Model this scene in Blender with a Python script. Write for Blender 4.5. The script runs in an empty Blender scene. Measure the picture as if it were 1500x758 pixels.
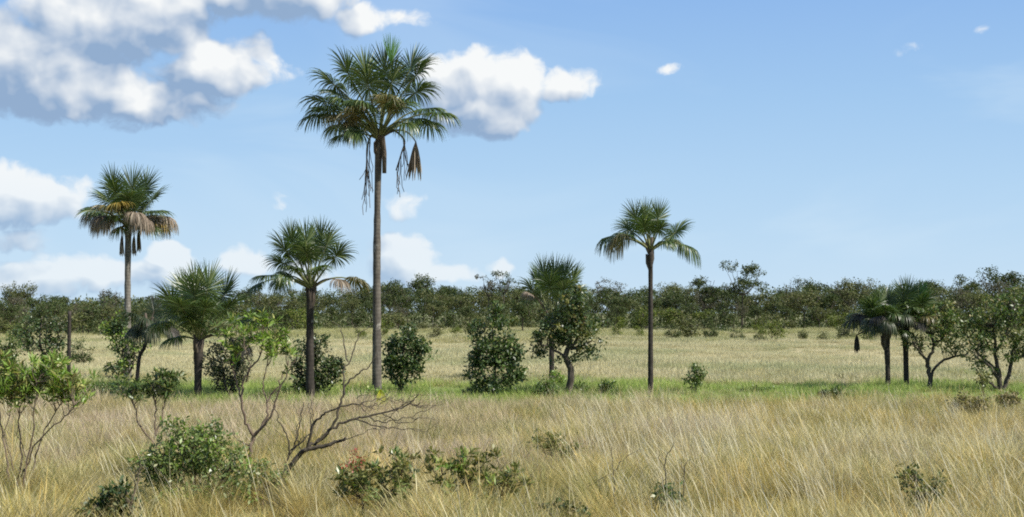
import bpy, math, random
import numpy as np
from mathutils import Vector

# ------------------------------------------------------------------ camera, light, exposure
scene = bpy.context.scene
C = scene.collection
F, CX, CY, HOR, H = 2060.0, 750.0, 379.0, 458.0, 3.0      # photo focal length / centre / horizon (1500x758 px), eye height
PITCH = math.atan((HOR - CY) / F)
cam = bpy.data.cameras.new('camera')
cam.sensor_width = 36.0
cam.lens = 36.0 * F / 1500.0
cam.clip_start, cam.clip_end = 0.5, 20000
cam_ob = bpy.data.objects.new('camera', cam)
C.objects.link(cam_ob)
cam_ob.location = (0, 0, H)
cam_ob.rotation_euler = (math.pi / 2 + PITCH, 0, 0)
scene.camera = cam_ob

SUN_AZ, SUN_EL = math.radians(112), math.radians(47)       # azimuth clockwise from +Y (view direction)
sun = bpy.data.lights.new('sun', 'SUN')
sun.energy, sun.angle, sun.color = 5.0, math.radians(0.53), (1.0, 0.95, 0.86)
sun_ob = bpy.data.objects.new('sun', sun)
C.objects.link(sun_ob)
sd = Vector((math.sin(SUN_AZ) * math.cos(SUN_EL), math.cos(SUN_AZ) * math.cos(SUN_EL), math.sin(SUN_EL)))
sun_ob.rotation_euler = sd.to_track_quat('Z', 'Y').to_euler()
sun_ob.location = sd * 100

vs = scene.view_settings
vs.view_transform, vs.look, vs.gamma, vs.use_curve_mapping = 'Standard', 'None', 1, False
vs.exposure = 0.75
scene.cycles.max_bounces = 4
scene.cycles.diffuse_bounces = 2
scene.cycles.glossy_bounces = 2
scene.cycles.transmission_bounces = 3
scene.cycles.use_adaptive_sampling = True
scene.cycles.adaptive_threshold = 0.015
scene.cycles.transparent_max_bounces = 8
scene.cycles.use_denoising = False        # grass keeps its grain
scene.cycles.pixel_filter_type = 'BLACKMAN_HARRIS'
scene.cycles.filter_width = 1.9

# ------------------------------------------------------------------ node helpers
class NT:
    def __init__(s, tree):
        s.t = tree
    def n(s, kind, **kw):
        nd = s.t.nodes.new(kind)
        for k, v in kw.items():
            setattr(nd, k, v)
        return nd
    def put(s, sock, v):
        if isinstance(v, bpy.types.NodeSocket):
            s.t.links.new(v, sock)
        else:
            sock.default_value = v
    def m(s, op, a, b=0.0, c=None, clamp=False):
        nd = s.n('ShaderNodeMath', operation=op, use_clamp=clamp)
        s.put(nd.inputs[0], a)
        s.put(nd.inputs[1], b)
        if c is not None:
            s.put(nd.inputs[2], c)
        return nd.outputs[0]
    def v(s, op, a, b=None, out=0):
        nd = s.n('ShaderNodeVectorMath', operation=op)
        s.put(nd.inputs[0], a)
        if b is not None:
            s.put(nd.inputs[1], b)
        return nd.outputs[out]
    def smooth(s, x, lo, hi, to0=0.0, to1=1.0):
        nd = s.n('ShaderNodeMapRange', interpolation_type='SMOOTHSTEP')
        s.put(nd.inputs['Value'], x)
        s.put(nd.inputs['From Min'], lo); s.put(nd.inputs['From Max'], hi)
        s.put(nd.inputs['To Min'], to0); s.put(nd.inputs['To Max'], to1)
        return nd.outputs[0]
    def lin(s, x, lo, hi, to0=0.0, to1=1.0):
        nd = s.n('ShaderNodeMapRange')
        s.put(nd.inputs['Value'], x)
        s.put(nd.inputs['From Min'], lo); s.put(nd.inputs['From Max'], hi)
        s.put(nd.inputs['To Min'], to0); s.put(nd.inputs['To Max'], to1)
        return nd.outputs[0]
    def mix(s, f, a, b, blend='MIX'):
        nd = s.n('ShaderNodeMix', data_type='RGBA', blend_type=blend)
        s.put(nd.inputs[0], f)
        for sock, val in ((nd.inputs[6], a), (nd.inputs[7], b)):
            s.put(sock, val if isinstance(val, bpy.types.NodeSocket) else (*val, 1.0))
        return nd.outputs[2]
    def noise(s, vec, scale, detail=4.0, rough=0.5, dist=0.0, dim='3D'):
        nd = s.n('ShaderNodeTexNoise', noise_dimensions=dim)
        if vec is not None:
            s.put(nd.inputs['Vector'], vec)
        nd.inputs['Scale'].default_value = scale
        nd.inputs['Detail'].default_value = detail
        nd.inputs['Roughness'].default_value = rough
        nd.inputs['Distortion'].default_value = dist
        return nd.outputs[0]

# ------------------------------------------------------------------ world: Nishita sky with cumulus clouds
world = bpy.data.worlds.new('World')
scene.world = world
world.use_nodes = True
W = NT(world.node_tree)
world.node_tree.nodes.clear()
SKY_STRENGTH = 0.08
sky = W.n('ShaderNodeTexSky', sky_type='NISHITA')
sky.sun_disc = False
sky.sun_elevation, sky.sun_rotation = SUN_EL, SUN_AZ
sky.altitude, sky.air_density, sky.dust_density, sky.ozone_density = 300, 1.0, 0.2, 2.5

# clouds: (px, py, rx, ry, strength) in photo pixels, turned into azimuth / elevation
CLOUDS = [
    (85, 125, 190, 80, 1.25), (185, 50, 150, 85, 1.25), (322, 108, 112, 50, 1.05), (400, -5, 150, 50, 1.1), (-10, 95, 55, 56, 1.1),
    (548, 30, 80, 26, .75), (235, 155, 120, 36, .9), (-120, 120, 150, 85, 1.1), (60, 172, 180, 24, .8),
    (742, 120, 74, 54, 1.05), (700, 165, 110, 40, 1.0), (820, 125, 58, 30, .85), (655, 135, 56, 46, .85),
    (40, 300, 105, 48, 1.05), (-60, 305, 100, 55, 1.0), (62, 358, 56, 20, .6), (30, 412, 110, 28, .7), (150, 402, 130, 30, .5),
    (585, 385, 62, 42, 1.0), (262, 378, 40, 18, .65), (410, 302, 46, 22, .12), (585, 302, 50, 26, .16), (735, 393, 22, 18, .35),
    (360, 392, 70, 26, .5), (470, 400, 60, 24, .5), (650, 405, 70, 16, .5), (280, 410, 120, 22, .5),
    (977, 101, 48, 15, .0), (1328, 86, 34, 15, .42), (1414, 68, 30, 13, .24),
]
g = bpy.data.node_groups.new('cloud_density', 'ShaderNodeTree')
g.interface.new_socket('P', in_out='INPUT', socket_type='NodeSocketVector')
g.interface.new_socket('D', in_out='OUTPUT', socket_type='NodeSocketFloat')
g.interface.new_socket('S', in_out='OUTPUT', socket_type='NodeSocketFloat')
G = NT(g)
gi, go = G.n('NodeGroupInput'), G.n('NodeGroupOutput')
P0 = gi.outputs[0]
wn = G.n('ShaderNodeTexNoise', noise_dimensions='2D'); G.put(wn.inputs['Vector'], P0)
wn.inputs['Scale'].default_value = 1.4; wn.inputs['Detail'].default_value = 3
warp = G.v('MULTIPLY', G.v('SUBTRACT', wn.outputs[1], (0.5, 0.5, 0.5)), (0.55, 0.35, 0.0))
PW = G.v('ADD', P0, warp)
acc = None
for (px, py, rx, ry, s) in CLOUDS:
    q = G.v('MULTIPLY', G.v('SUBTRACT', PW, ((px - CX) / 100, (HOR - py) / 100, 0)), (100 / rx, 100 / ry, 0))
    d = G.m('MULTIPLY_ADD', G.v('DOT_PRODUCT', q, q, out=1), -max(s, 0.75), s)
    if acc is None:
        acc = d
    else:
        acc = G.m('SMOOTH_MAX', acc, d, 0.12)
# elsewhere in the sky (outside the frame) scattered clouds of the same kind go on
sx = G.n('ShaderNodeSeparateXYZ'); G.put(sx.inputs[0], P0)
far_az = G.smooth(G.m('ABSOLUTE', sx.outputs[0]), 9.0, 12.0)
far_el = G.smooth(sx.outputs[1], 5.2, 7.0)
outside = G.m('MAXIMUM', far_az, far_el)
gen = G.lin(G.noise(G.v('MULTIPLY', P0, (1.0, 1.6, 1.0)), 0.16, 2.0, 0.5, dim='2D'), 0.5, 0.75, -0.3, 0.9)
gen = G.m('MULTIPLY_ADD', G.m('SUBTRACT', 1.0, outside), -3.0, gen)
acc = G.m('SMOOTH_MAX', acc, gen, 0.1)
vo = G.n('ShaderNodeTexVoronoi', feature='SMOOTH_F1', voronoi_dimensions='2D')
G.put(vo.inputs['Vector'], G.v('MULTIPLY', PW, (1.0, 1.25, 1.0)))
vo.inputs['Scale'].default_value = 2.0
vo.inputs['Detail'].default_value = 2.0
vo.inputs['Roughness'].default_value = 0.45
vo.inputs['Smoothness'].default_value = 0.55
bil = G.m('SUBTRACT', 0.5, vo.outputs['Distance'])
soft = G.m('MULTIPLY_ADD', G.m('SUBTRACT', G.noise(P0, 0.95, 2.2, 0.5, dim='2D'), 0.5), 1.7, acc)
soft = G.m('MULTIPLY_ADD', bil, 0.42, soft)
dens = G.m('MULTIPLY_ADD', G.m('SUBTRACT', G.noise(PW, 3.2, 6.0, 0.62, dim='2D'), 0.5), 0.95, soft)
dens = G.m('ADD', dens, 0.12)
G.put(go.inputs[0], dens)
G.put(go.inputs[1], soft)

tc = W.n('ShaderNodeTexCoord')
sp = W.n('ShaderNodeSeparateXYZ'); W.put(sp.inputs[0], tc.outputs['Generated'])
az = W.m('ARCTAN2', sp.outputs[0], sp.outputs[1])
el = W.m('ARCSINE', sp.outputs[2])
cb = W.n('ShaderNodeCombineXYZ')
W.put(cb.inputs[0], W.m('MULTIPLY', az, F / 100)); W.put(cb.inputs[1], W.m('MULTIPLY', el, F / 100))
UV = cb.outputs[0]
def density(vec):
    nd = W.n('ShaderNodeGroup'); nd.node_tree = g
    W.put(nd.inputs[0], vec)
    return nd.outputs
D0, S0 = density(UV)
S1 = density(W.v('ADD', UV, (0.10, 0.11, 0)))[1]
S2 = density(W.v('ADD', UV, (0.26, 0.42, 0)))[1]
lit = W.m('MULTIPLY_ADD', W.m('SUBTRACT', S0, S1), 0.75, 0.47)
lit = W.m('MULTIPLY_ADD', W.m('SUBTRACT', S0, S2), 0.55, lit)
lit = W.m('MULTIPLY_ADD', D0, -0.17, lit, clamp=True)
CLOUD_DARK = (2.15, 3.1, 4.55)
CLOUD_LIT = (7.1, 7.2, 7.15)
ccol = W.mix(lit, CLOUD_DARK, CLOUD_LIT)
alpha = W.m('MULTIPLY', W.smooth(D0, -0.06, 0.55), W.smooth(el, 0.02, 0.13, 0.6, 0.96))
alpha = W.m('MULTIPLY', alpha, W.smooth(el, -0.01, 0.02))
# thin high veil, whiter towards the horizon
veil = W.noise(W.v('MULTIPLY', UV, (0.35, 1.2, 1.0)), 0.5, 4.0, 0.55, 0.6, dim='2D')
veil = W.m('MULTIPLY', W.smooth(veil, 0.42, 0.75), 0.22)
ramp = W.n('ShaderNodeValToRGB')
W.put(ramp.inputs[0], el)
def lin8(*c):
    return tuple((x / 255 / 12.92 if x < 11 else ((x / 255 + 0.055) / 1.055) ** 2.4) for x in c)
stops = [(0.0, (198, 224, 246)), (0.09, (178, 212, 243)), (0.15, (162, 201, 240)), (0.22, (144, 186, 237)), (0.6, (105, 152, 220)), (1.0, (85, 132, 205))]
while len(ramp.color_ramp.elements) < len(stops):
    ramp.color_ramp.elements.new(0.5)
for e, (p_, c_) in zip(ramp.color_ramp.elements, stops):
    e.position = p_
    e.color = (*lin8(*c_), 1)
ramp_s = W.v('SCALE', ramp.outputs[0]); ramp_s.node.inputs['Scale'].default_value = 1 / (SKY_STRENGTH * 2 ** vs.exposure)
hsky = W.mix(0.92, sky.outputs[0], ramp_s)
skyc = W.mix(veil, hsky, (5.4, 6.4, 7.1))
col = W.mix(alpha, skyc, ccol)
def background(c):
    nd = W.n('ShaderNodeBackground')
    W.put(nd.inputs['Color'], c)
    nd.inputs['Strength'].default_value = SKY_STRENGTH
    return nd.outputs[0]
# the cloud maths only runs above the horizon
wm = W.n('ShaderNodeMixShader')
W.put(wm.inputs[0], W.m('GREATER_THAN', sp.outputs[2], -0.01))
W.put(wm.inputs[1], background(hsky)); W.put(wm.inputs[2], background(col))
wo = W.n('ShaderNodeOutputWorld')
W.put(wo.inputs[0], wm.outputs[0])
world.cycles.sampling_method = 'NONE'

# ------------------------------------------------------------------ geometry helpers
rs = np.random.RandomState
UP = np.array([0.0, 0.0, 1.0])
_f = np.array([0, math.cos(PITCH), math.sin(PITCH)])
_u = np.array([0, -math.sin(PITCH), math.cos(PITCH)])
def at(px, py, Y):
    """point of the world seen at photo pixel (px, py), Y metres out"""
    d = _f * F + np.array([1.0, 0, 0]) * (px - CX) + _u * (CY - py)
    return np.array([0, 0, H]) + d * (Y / d[1])
def mpp(Y):
    return Y / F
def unit(v):
    v = np.asarray(v, float)
    return v / np.maximum(np.linalg.norm(v, axis=-1, keepdims=True), 1e-9)

class Geo:
    def __init__(s):
        s.v, s.f, s.n, s.t = [], [], 0, []
    def add(s, v, faces, t=None):
        v = np.asarray(v, float).reshape(-1, 3)
        for f in faces:
            s.f.append(np.asarray(f, np.int64) + s.n)
        s.v.append(v)
        s.t.append(np.zeros(len(v)) if t is None else np.asarray(t, float).ravel())
        s.n += len(v)
    def mesh(s, name, mat, off=(0, 0, 0), smooth=True, att=False):
        me = bpy.data.meshes.new(name)
        v = np.concatenate(s.v) - np.asarray(off)
        loops = np.concatenate([f.ravel() for f in s.f])
        tot = np.concatenate([np.full(len(f), f.shape[1]) for f in s.f])
        start = np.concatenate([[0], np.cumsum(tot)[:-1]])
        me.vertices.add(len(v)); me.vertices.foreach_set('co', v.ravel().astype(np.float32))
        me.loops.add(len(loops)); me.loops.foreach_set('vertex_index', loops.astype(np.int32))
        me.polygons.add(len(tot)); me.polygons.foreach_set('loop_start', start.astype(np.int32))
        me.polygons.foreach_set('use_smooth', np.full(len(tot), smooth))
        if att:
            a = me.attributes.new('t', 'FLOAT', 'POINT')
            a.data.foreach_set('value', np.concatenate(s.t).astype(np.float32))
        me.update(calc_edges=True)
        me.materials.append(mat)
        return me

def link(name, data, parent=None, loc=None):
    o = bpy.data.objects.new(name, data)
    C.objects.link(o)
    if parent is not None:
        o.parent = parent
    if loc is not None:
        o.location = loc
    return o
def tag(o, label=None, cat=None, group=None, kind=None):
    for k, v in (('label', label), ('category', cat), ('group', group), ('kind', kind)):
        if v:
            o[k] = v
    return o
def thing(name, label, cat, loc, group=None):
    o = link(name, None, None, loc)
    o.empty_display_size = 0.3
    return tag(o, label, cat, group)

def spline(pts, per=5):
    pts = np.asarray(pts, float)
    if len(pts) < 3:
        t = np.linspace(0, 1, per + 1)[:, None]
        return pts[0] * (1 - t) + pts[-1] * t
    q = np.vstack([2 * pts[0] - pts[1], pts, 2 * pts[-1] - pts[-2]])
    out = []
    for i in range(1, len(q) - 2):
        for t in np.linspace(0, 1, per, endpoint=False):
            a, b, c, d = q[i - 1], q[i], q[i + 1], q[i + 2]
            out.append(0.5 * ((2 * b) + (c - a) * t + (2 * a - 5 * b + 4 * c - d) * t * t + (3 * b - a - 3 * c + d) * t ** 3))
    out.append(q[-2])
    return np.array(out)

def tube(geo, pts, radii, sides=6, cap=False):
    pts = np.asarray(pts, float)
    n = len(pts)
    radii = np.broadcast_to(np.asarray(radii, float), (n,))
    tan = unit(np.gradient(pts, axis=0))
    ref = np.array([0.31, 0.95, 0.05]) if abs(tan[:, 1]).mean() < 0.8 else np.array([1.0, 0.1, 0.1])
    a = unit(np.cross(tan, ref)); b = np.cross(tan, a)
    th = np.linspace(0, 2 * np.pi, sides, endpoint=False)
    ring = a[:, None] * np.cos(th)[None, :, None] + b[:, None] * np.sin(th)[None, :, None]
    v = pts[:, None] + ring * radii[:, None, None]
    i = np.arange(n - 1)[:, None] * sides; j = np.arange(sides)[None]; k = (j + 1) % sides
    f = np.stack([i + j, i + k, i + sides + k, i + sides + j], -1).reshape(-1, 4)
    faces = [f]
    if cap:
        faces.append((np.arange(sides) + (n - 1) * sides)[None])
    geo.add(v, faces, np.repeat(np.linspace(0, 1, n), sides))

def leaves(geo, r, centers, per, crad, L, wid, up=0.6, outward=None, whorl=False, fold=0.25):
    """leaf-sized folded diamonds around clump centres"""
    c = np.repeat(centers, per, axis=0)
    n = len(c)
    d = unit(r.normal(size=(n, 3)))
    if whorl:
        ax = unit(d + UP * up)
        p = c + ax * (crad * 0.25) * r.rand(n, 1) + r.normal(size=(n, 3)) * crad * 0.18
    else:
        rad = np.broadcast_to(np.asarray(crad, float), (len(centers),))
        p = c + d * (np.repeat(rad, per)[:, None] * r.rand(n, 1) ** 0.6) * np.array([1, 1, 0.8])
        ax = unit(d * 0.7 + r.normal(size=(n, 3)) * 0.7 - UP * 0.1)
    nn = unit(r.normal(size=(n, 3)) + UP * up * 1.6)
    side = unit(np.cross(ax, nn)); nn = np.cross(side, ax)
    l = L * (0.65 + 0.7 * r.rand(n, 1)); w = wid * (0.65 + 0.7 * r.rand(n, 1)) * 0.5
    v = np.stack([p, p + ax * l * 0.5 + side * w + nn * w * fold, p + ax * l - nn * l * 0.08, p + ax * l * 0.5 - side * w + nn * w * fold], 1)
    f = np.arange(n * 4).reshape(-1, 4)
    geo.add(v, [f])

# ------------------------------------------------------------------ materials
def material(name):
    m = bpy.data.materials.new(name)
    m.use_nodes = True
    m.node_tree.nodes.clear()
    t = NT(m.node_tree)
    t.out = t.n('ShaderNodeOutputMaterial')
    return m, t
def principled(t, col, rough=0.6, spec=0.4, normal=None):
    b = t.n('ShaderNodeBsdfPrincipled')
    t.put(b.inputs['Base Color'], col if isinstance(col, bpy.types.NodeSocket) else (*col, 1))
    t.put(b.inputs['Roughness'], rough)
    b.inputs['Specular IOR Level'].default_value = spec
    if normal is not None:
        t.put(b.inputs['Normal'], normal)
    return b.outputs[0]
def leaf_mat(name, a, b, c=None, rough=0.45, spec=0.45, trans=0.3, cfrac=0.12):
    """leaf colour varies from leaf to leaf between a and b, a few are c"""
    m, t = material(name)
    ge = t.n('ShaderNodeNewGeometry')
    oi = t.n('ShaderNodeObjectInfo')
    r = ge.outputs['Random Per Island']
    col = t.mix(r, a, b)
    if c is not None:
        sel = t.m('FRACT', t.m('MULTIPLY', r, 17.31))
        col = t.mix(t.m('LESS_THAN', sel, cfrac), col, c)
    col = t.mix(t.m('MULTIPLY', oi.outputs['Random'], 0.35), col, tuple(x * 0.6 for x in b))
    p = principled(t, col, rough, spec)
    tr = t.n('ShaderNodeBsdfTranslucent')
    t.put(tr.inputs[0], t.mix(1.0, col, (1.0, 1.15, 0.55), 'MULTIPLY'))
    mx = t.n('ShaderNodeMixShader'); t.put(mx.inputs[0], trans)
    t.put(mx.inputs[1], p); t.put(mx.inputs[2], tr.outputs[0])
    t.put(t.out.inputs[0], mx.outputs[0])
    return m
def bark_mat(name, a, b, scale=6.0, patch=None, rings=0.0, pfrac=(0.58, 0.7)):
    m, t = material(name)
    ge = t.n('ShaderNodeNewGeometry')
    pos = ge.outputs['Position']
    f = t.noise(t.v('MULTIPLY', pos, (1, 1, 0.35)), scale, 6, 0.6)
    col = t.mix(t.smooth(f, 0.3, 0.7), a, b)
    if patch:
        col = t.mix(t.m('MULTIPLY', t.smooth(t.noise(t.v('MULTIPLY', pos, (1, 1, 0.55)), scale * 0.5, 4, 0.65), *pfrac), 0.85), col, patch)
    if rings:
        wv = t.n('ShaderNodeTexWave', bands_direction='Z')
        t.put(wv.inputs['Vector'], pos)
        wv.inputs['Scale'].default_value = rings; wv.inputs['Distortion'].default_value = 1.5
        col = t.mix(t.m('MULTIPLY', wv.outputs[1], 0.3), col, tuple(x * 0.45 for x in a))
    bp = t.n('ShaderNodeBump'); bp.inputs['Strength'].default_value = 0.6; bp.inputs['Distance'].default_value = 0.03
    t.put(bp.inputs['Height'], f)
    t.put(t.out.inputs[0], principled(t, col, 0.85, 0.2, bp.outputs[0]))
    return m
def grass_mat(name, root, tips, zone=None, zscale=0.15, rough=0.6, trans=0.35, zr=(0.45, 0.65)):
    """root colour fading to one of the tip colours; zone = extra colour in patches of the field"""
    m, t = material(name)
    at_ = t.n('ShaderNodeAttribute', attribute_name='t')
    oi = t.n('ShaderNodeObjectInfo'); ge = t.n('ShaderNodeNewGeometry')
    tip = t.mix(oi.outputs['Random'], tips[0], tips[1])
    tip = t.mix(t.m('LESS_THAN', ge.outputs['Random Per Island'], 0.3), tip, tips[2])
    if zone:
        z = t.smooth(t.noise(t.v('MULTIPLY', ge.outputs['Position'], (0.7, 1.0, 0)), zscale, 5, 0.62), *zr)
        tip = t.mix(t.m('MULTIPLY', z, 0.85), tip, zone)
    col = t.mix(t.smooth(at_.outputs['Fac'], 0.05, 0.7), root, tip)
    p = principled(t, col, rough, 0.3)
    tr = t.n('ShaderNodeBsdfTranslucent'); t.put(tr.inputs[0], col)
    mx = t.n('ShaderNodeMixShader'); t.put(mx.inputs[0], trans)
    t.put(mx.inputs[1], p); t.put(mx.inputs[2], tr.outputs[0])
    t.put(t.out.inputs[0], mx.outputs[0])
    return m

M = dict(
    palm_green=leaf_mat('palm_green', (0.03, 0.06, 0.015), (0.08, 0.12, 0.034), (0.16, 0.19, 0.075), 0.37, 0.45, 0.24),
    palm_dark=leaf_mat('palm_dark', (0.02, 0.034, 0.012), (0.045, 0.06, 0.022), (0.08, 0.075, 0.045), 0.45, 0.35, 0.15),
    palm_spear=leaf_mat('palm_spear', (0.05, 0.14, 0.02), (0.08, 0.19, 0.03), None, 0.4, 0.5, 0.25),
    palm_olive=leaf_mat('palm_olive', (0.07, 0.08, 0.03), (0.14, 0.125, 0.045), (0.21, 0.16, 0.07), 0.45, 0.45, 0.2, 0.25),
    palm_dead=leaf_mat('palm_dead', (0.13, 0.10, 0.075), (0.24, 0.19, 0.14), (0.32, 0.27, 0.21), 0.7, 0.2, 0.15, 0.2),
    palm_grey=leaf_mat('palm_grey', (0.04, 0.038, 0.032), (0.085, 0.08, 0.07), (0.13, 0.12, 0.11), 0.8, 0.1, 0.1, 0.2),
    palm_yellow=leaf_mat('palm_yellow', (0.28, 0.19, 0.04), (0.38, 0.27, 0.06), (0.16, 0.14, 0.04), 0.5, 0.4, 0.25, 0.25),
    petiole=bark_mat('petiole_skin', (0.10, 0.12, 0.05), (0.17, 0.17, 0.08), 4),
    petiole_dark=bark_mat('petiole_old', (0.05, 0.04, 0.03), (0.10, 0.08, 0.06), 4),
    trunk_palm=bark_mat('palm_trunk_bark', (0.07, 0.06, 0.05), (0.14, 0.125, 0.105), 7.0, (0.33, 0.31, 0.27), 2.2),
    trunk_pale=bark_mat('palm_trunk_pale', (0.10, 0.09, 0.075), (0.19, 0.175, 0.15), 7.0, (0.30, 0.28, 0.25), 2.2),
    trunk_dark=bark_mat('palm_trunk_dark', (0.024, 0.02, 0.017), (0.055, 0.046, 0.038), 7.0, (0.20, 0.19, 0.17), 2.0, (0.62, 0.72)),
    bark=bark_mat('bark_grey_brown', (0.035, 0.029, 0.022), (0.085, 0.07, 0.055), 9.0, (0.17, 0.15, 0.125)),
    bark_dead=bark_mat('bark_dead_branch', (0.035, 0.03, 0.022), (0.085, 0.07, 0.05), 14.0, (0.2, 0.18, 0.14), 0, (0.62, 0.78)),
    bark_stem=bark_mat('bark_stem', (0.09, 0.065, 0.045), (0.17, 0.13, 0.095), 14.0),
    leaf_dark=leaf_mat('leaf_dark', (0.026, 0.054, 0.016), (0.066, 0.105, 0.028), (0.146, 0.162, 0.057), 0.42, 0.5, 0.2, 0.10),
    leaf_mid=leaf_mat('leaf_mid', (0.056, 0.105, 0.025), (0.120, 0.171, 0.041), (0.241, 0.238, 0.088), 0.42, 0.5, 0.28, 0.12),
    leaf_grey=leaf_mat('leaf_grey', (0.056, 0.065, 0.035), (0.119, 0.124, 0.066), (0.225, 0.208, 0.133), 0.5, 0.4, 0.2, 0.15),
    leaf_bright=leaf_mat('leaf_bright', (0.122, 0.217, 0.035), (0.245, 0.340, 0.064), (0.420, 0.420, 0.144), 0.42, 0.5, 0.35, 0.15),
    leaf_olive=leaf_mat('leaf_olive', (0.109, 0.129, 0.037), (0.202, 0.201, 0.061), (0.310, 0.245, 0.098), 0.5, 0.4, 0.3, 0.2),
    leaf_gloss=leaf_mat('leaf_gloss', (0.094, 0.149, 0.041), (0.197, 0.244, 0.074), (0.302, 0.302, 0.146), 0.36, 0.6, 0.3, 0.10),
    leaf_red=leaf_mat('leaf_red', (0.28, 0.05, 0.035), (0.36, 0.085, 0.06), (0.3, 0.14, 0.08), 0.5, 0.4, 0.3, 0.2),
    leaf_yellow=leaf_mat('leaf_yellow', (0.42, 0.45, 0.02), (0.5, 0.5, 0.03), None, 0.5, 0.4, 0.4),
    leaf_brown=leaf_mat('leaf_brown', (0.180, 0.150, 0.068), (0.300, 0.247, 0.120), (0.135, 0.150, 0.060), 0.6, 0.3, 0.3, 0.25),
    wood_a=leaf_mat('wood_leaf_dark', (0.034, 0.055, 0.018), (0.079, 0.101, 0.033), (0.140, 0.143, 0.066), 0.5, 0.15, 0.2),
    wood_b=leaf_mat('wood_leaf_olive', (0.066, 0.081, 0.030), (0.124, 0.135, 0.048), (0.190, 0.176, 0.080), 0.5, 0.15, 0.2),
    wood_c=leaf_mat('wood_leaf_grey', (0.061, 0.062, 0.040), (0.108, 0.103, 0.064), (0.176, 0.156, 0.106), 0.55, 0.15, 0.2),
    wood_d=leaf_mat('wood_leaf_green', (0.080, 0.111, 0.023), (0.146, 0.178, 0.037), (0.213, 0.209, 0.073), 0.5, 0.15, 0.3),
)

# ------------------------------------------------------------------ ground
m, t = material('savanna_ground')
ge = t.n('ShaderNodeNewGeometry')
pos = ge.outputs['Position']
spx = t.n('ShaderNodeSeparateXYZ'); t.put(spx.inputs[0], pos)
wob = t.m('MULTIPLY', t.m('SUBTRACT', t.noise(pos, 0.12, 4, 0.55), 0.5), 12.0)
yy = t.m('ADD', spx.outputs[1], wob)
nz = t.noise(t.v('MULTIPLY', pos, (1, 0.4, 1)), 0.5, 6, 0.6)
fine = t.noise(pos, 3.0, 6, 0.7)
straw = t.mix(nz, (0.27, 0.235, 0.12), (0.42, 0.37, 0.215))
straw = t.mix(t.m('MULTIPLY', t.smooth(t.noise(t.v('MULTIPLY', pos, (0.4, 1.0, 1)), 0.06, 4, 0.6), 0.5, 0.68), 0.5), straw, (0.23, 0.23, 0.10))
green = t.mix(nz, (0.09, 0.15, 0.03), (0.17, 0.23, 0.06))
inband = t.m('MULTIPLY', t.smooth(yy, 42, 48), t.smooth(yy, 56, 64, 1.0, 0.0))
col = t.mix(inband, straw, green)
col = t.mix(t.smooth(yy, 140, 160, 0.0, 0.55), col, (0.20, 0.21, 0.08))
col = t.mix(t.smooth(spx.outputs[1], 225, 250), col, (0.16, 0.16, 0.075))
col = t.mix(t.m('MULTIPLY', t.smooth(fine, 0.45, 0.7), 0.4), col, (0.14, 0.115, 0.07))
bp = t.n('ShaderNodeBump'); bp.inputs['Strength'].default_value = 0.8; bp.inputs['Distance'].default_value = 0.12
t.put(bp.inputs['Height'], fine)
t.put(t.out.inputs[0], principled(t, col, 0.9, 0.15, bp.outputs[0]))
gx = np.concatenate([np.linspace(-3000, -220, 6)[:-1], np.linspace(-220, 220, 90), np.linspace(220, 3000, 6)[1:]])
gy = np.concatenate([[-400, -100], np.linspace(-20, 420, 110), np.linspace(420, 6000, 8)[1:]])
GX, GY = np.meshgrid(gx, gy)
def ground_z(x, y):
    x, y = np.asarray(x, float), np.asarray(y, float)
    und = 0.10 * np.sin(x * 0.11 + 1.3) * np.sin(y * 0.09) + 0.06 * np.sin(x * 0.31 + y * 0.23)
    amp = np.clip((y - 62) / 30, 0, 1) * np.clip((400 - y) / 100, 0, 1) * 2.0
    return und * (0.15 + amp) - 0.03
gg = Geo()
nx, ny = len(gx), len(gy)
ii = (np.arange(ny - 1)[:, None] * nx + np.arange(nx - 1)[None]).ravel()
gg.add(np.stack([GX, GY, ground_z(GX, GY)], -1), [np.stack([ii, ii + 1, ii + nx + 1, ii + nx], -1)])
tag(link('ground', gg.mesh('ground', m)), 'flat savanna ground with straw coloured soil and a green strip', 'ground', kind='structure')

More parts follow.
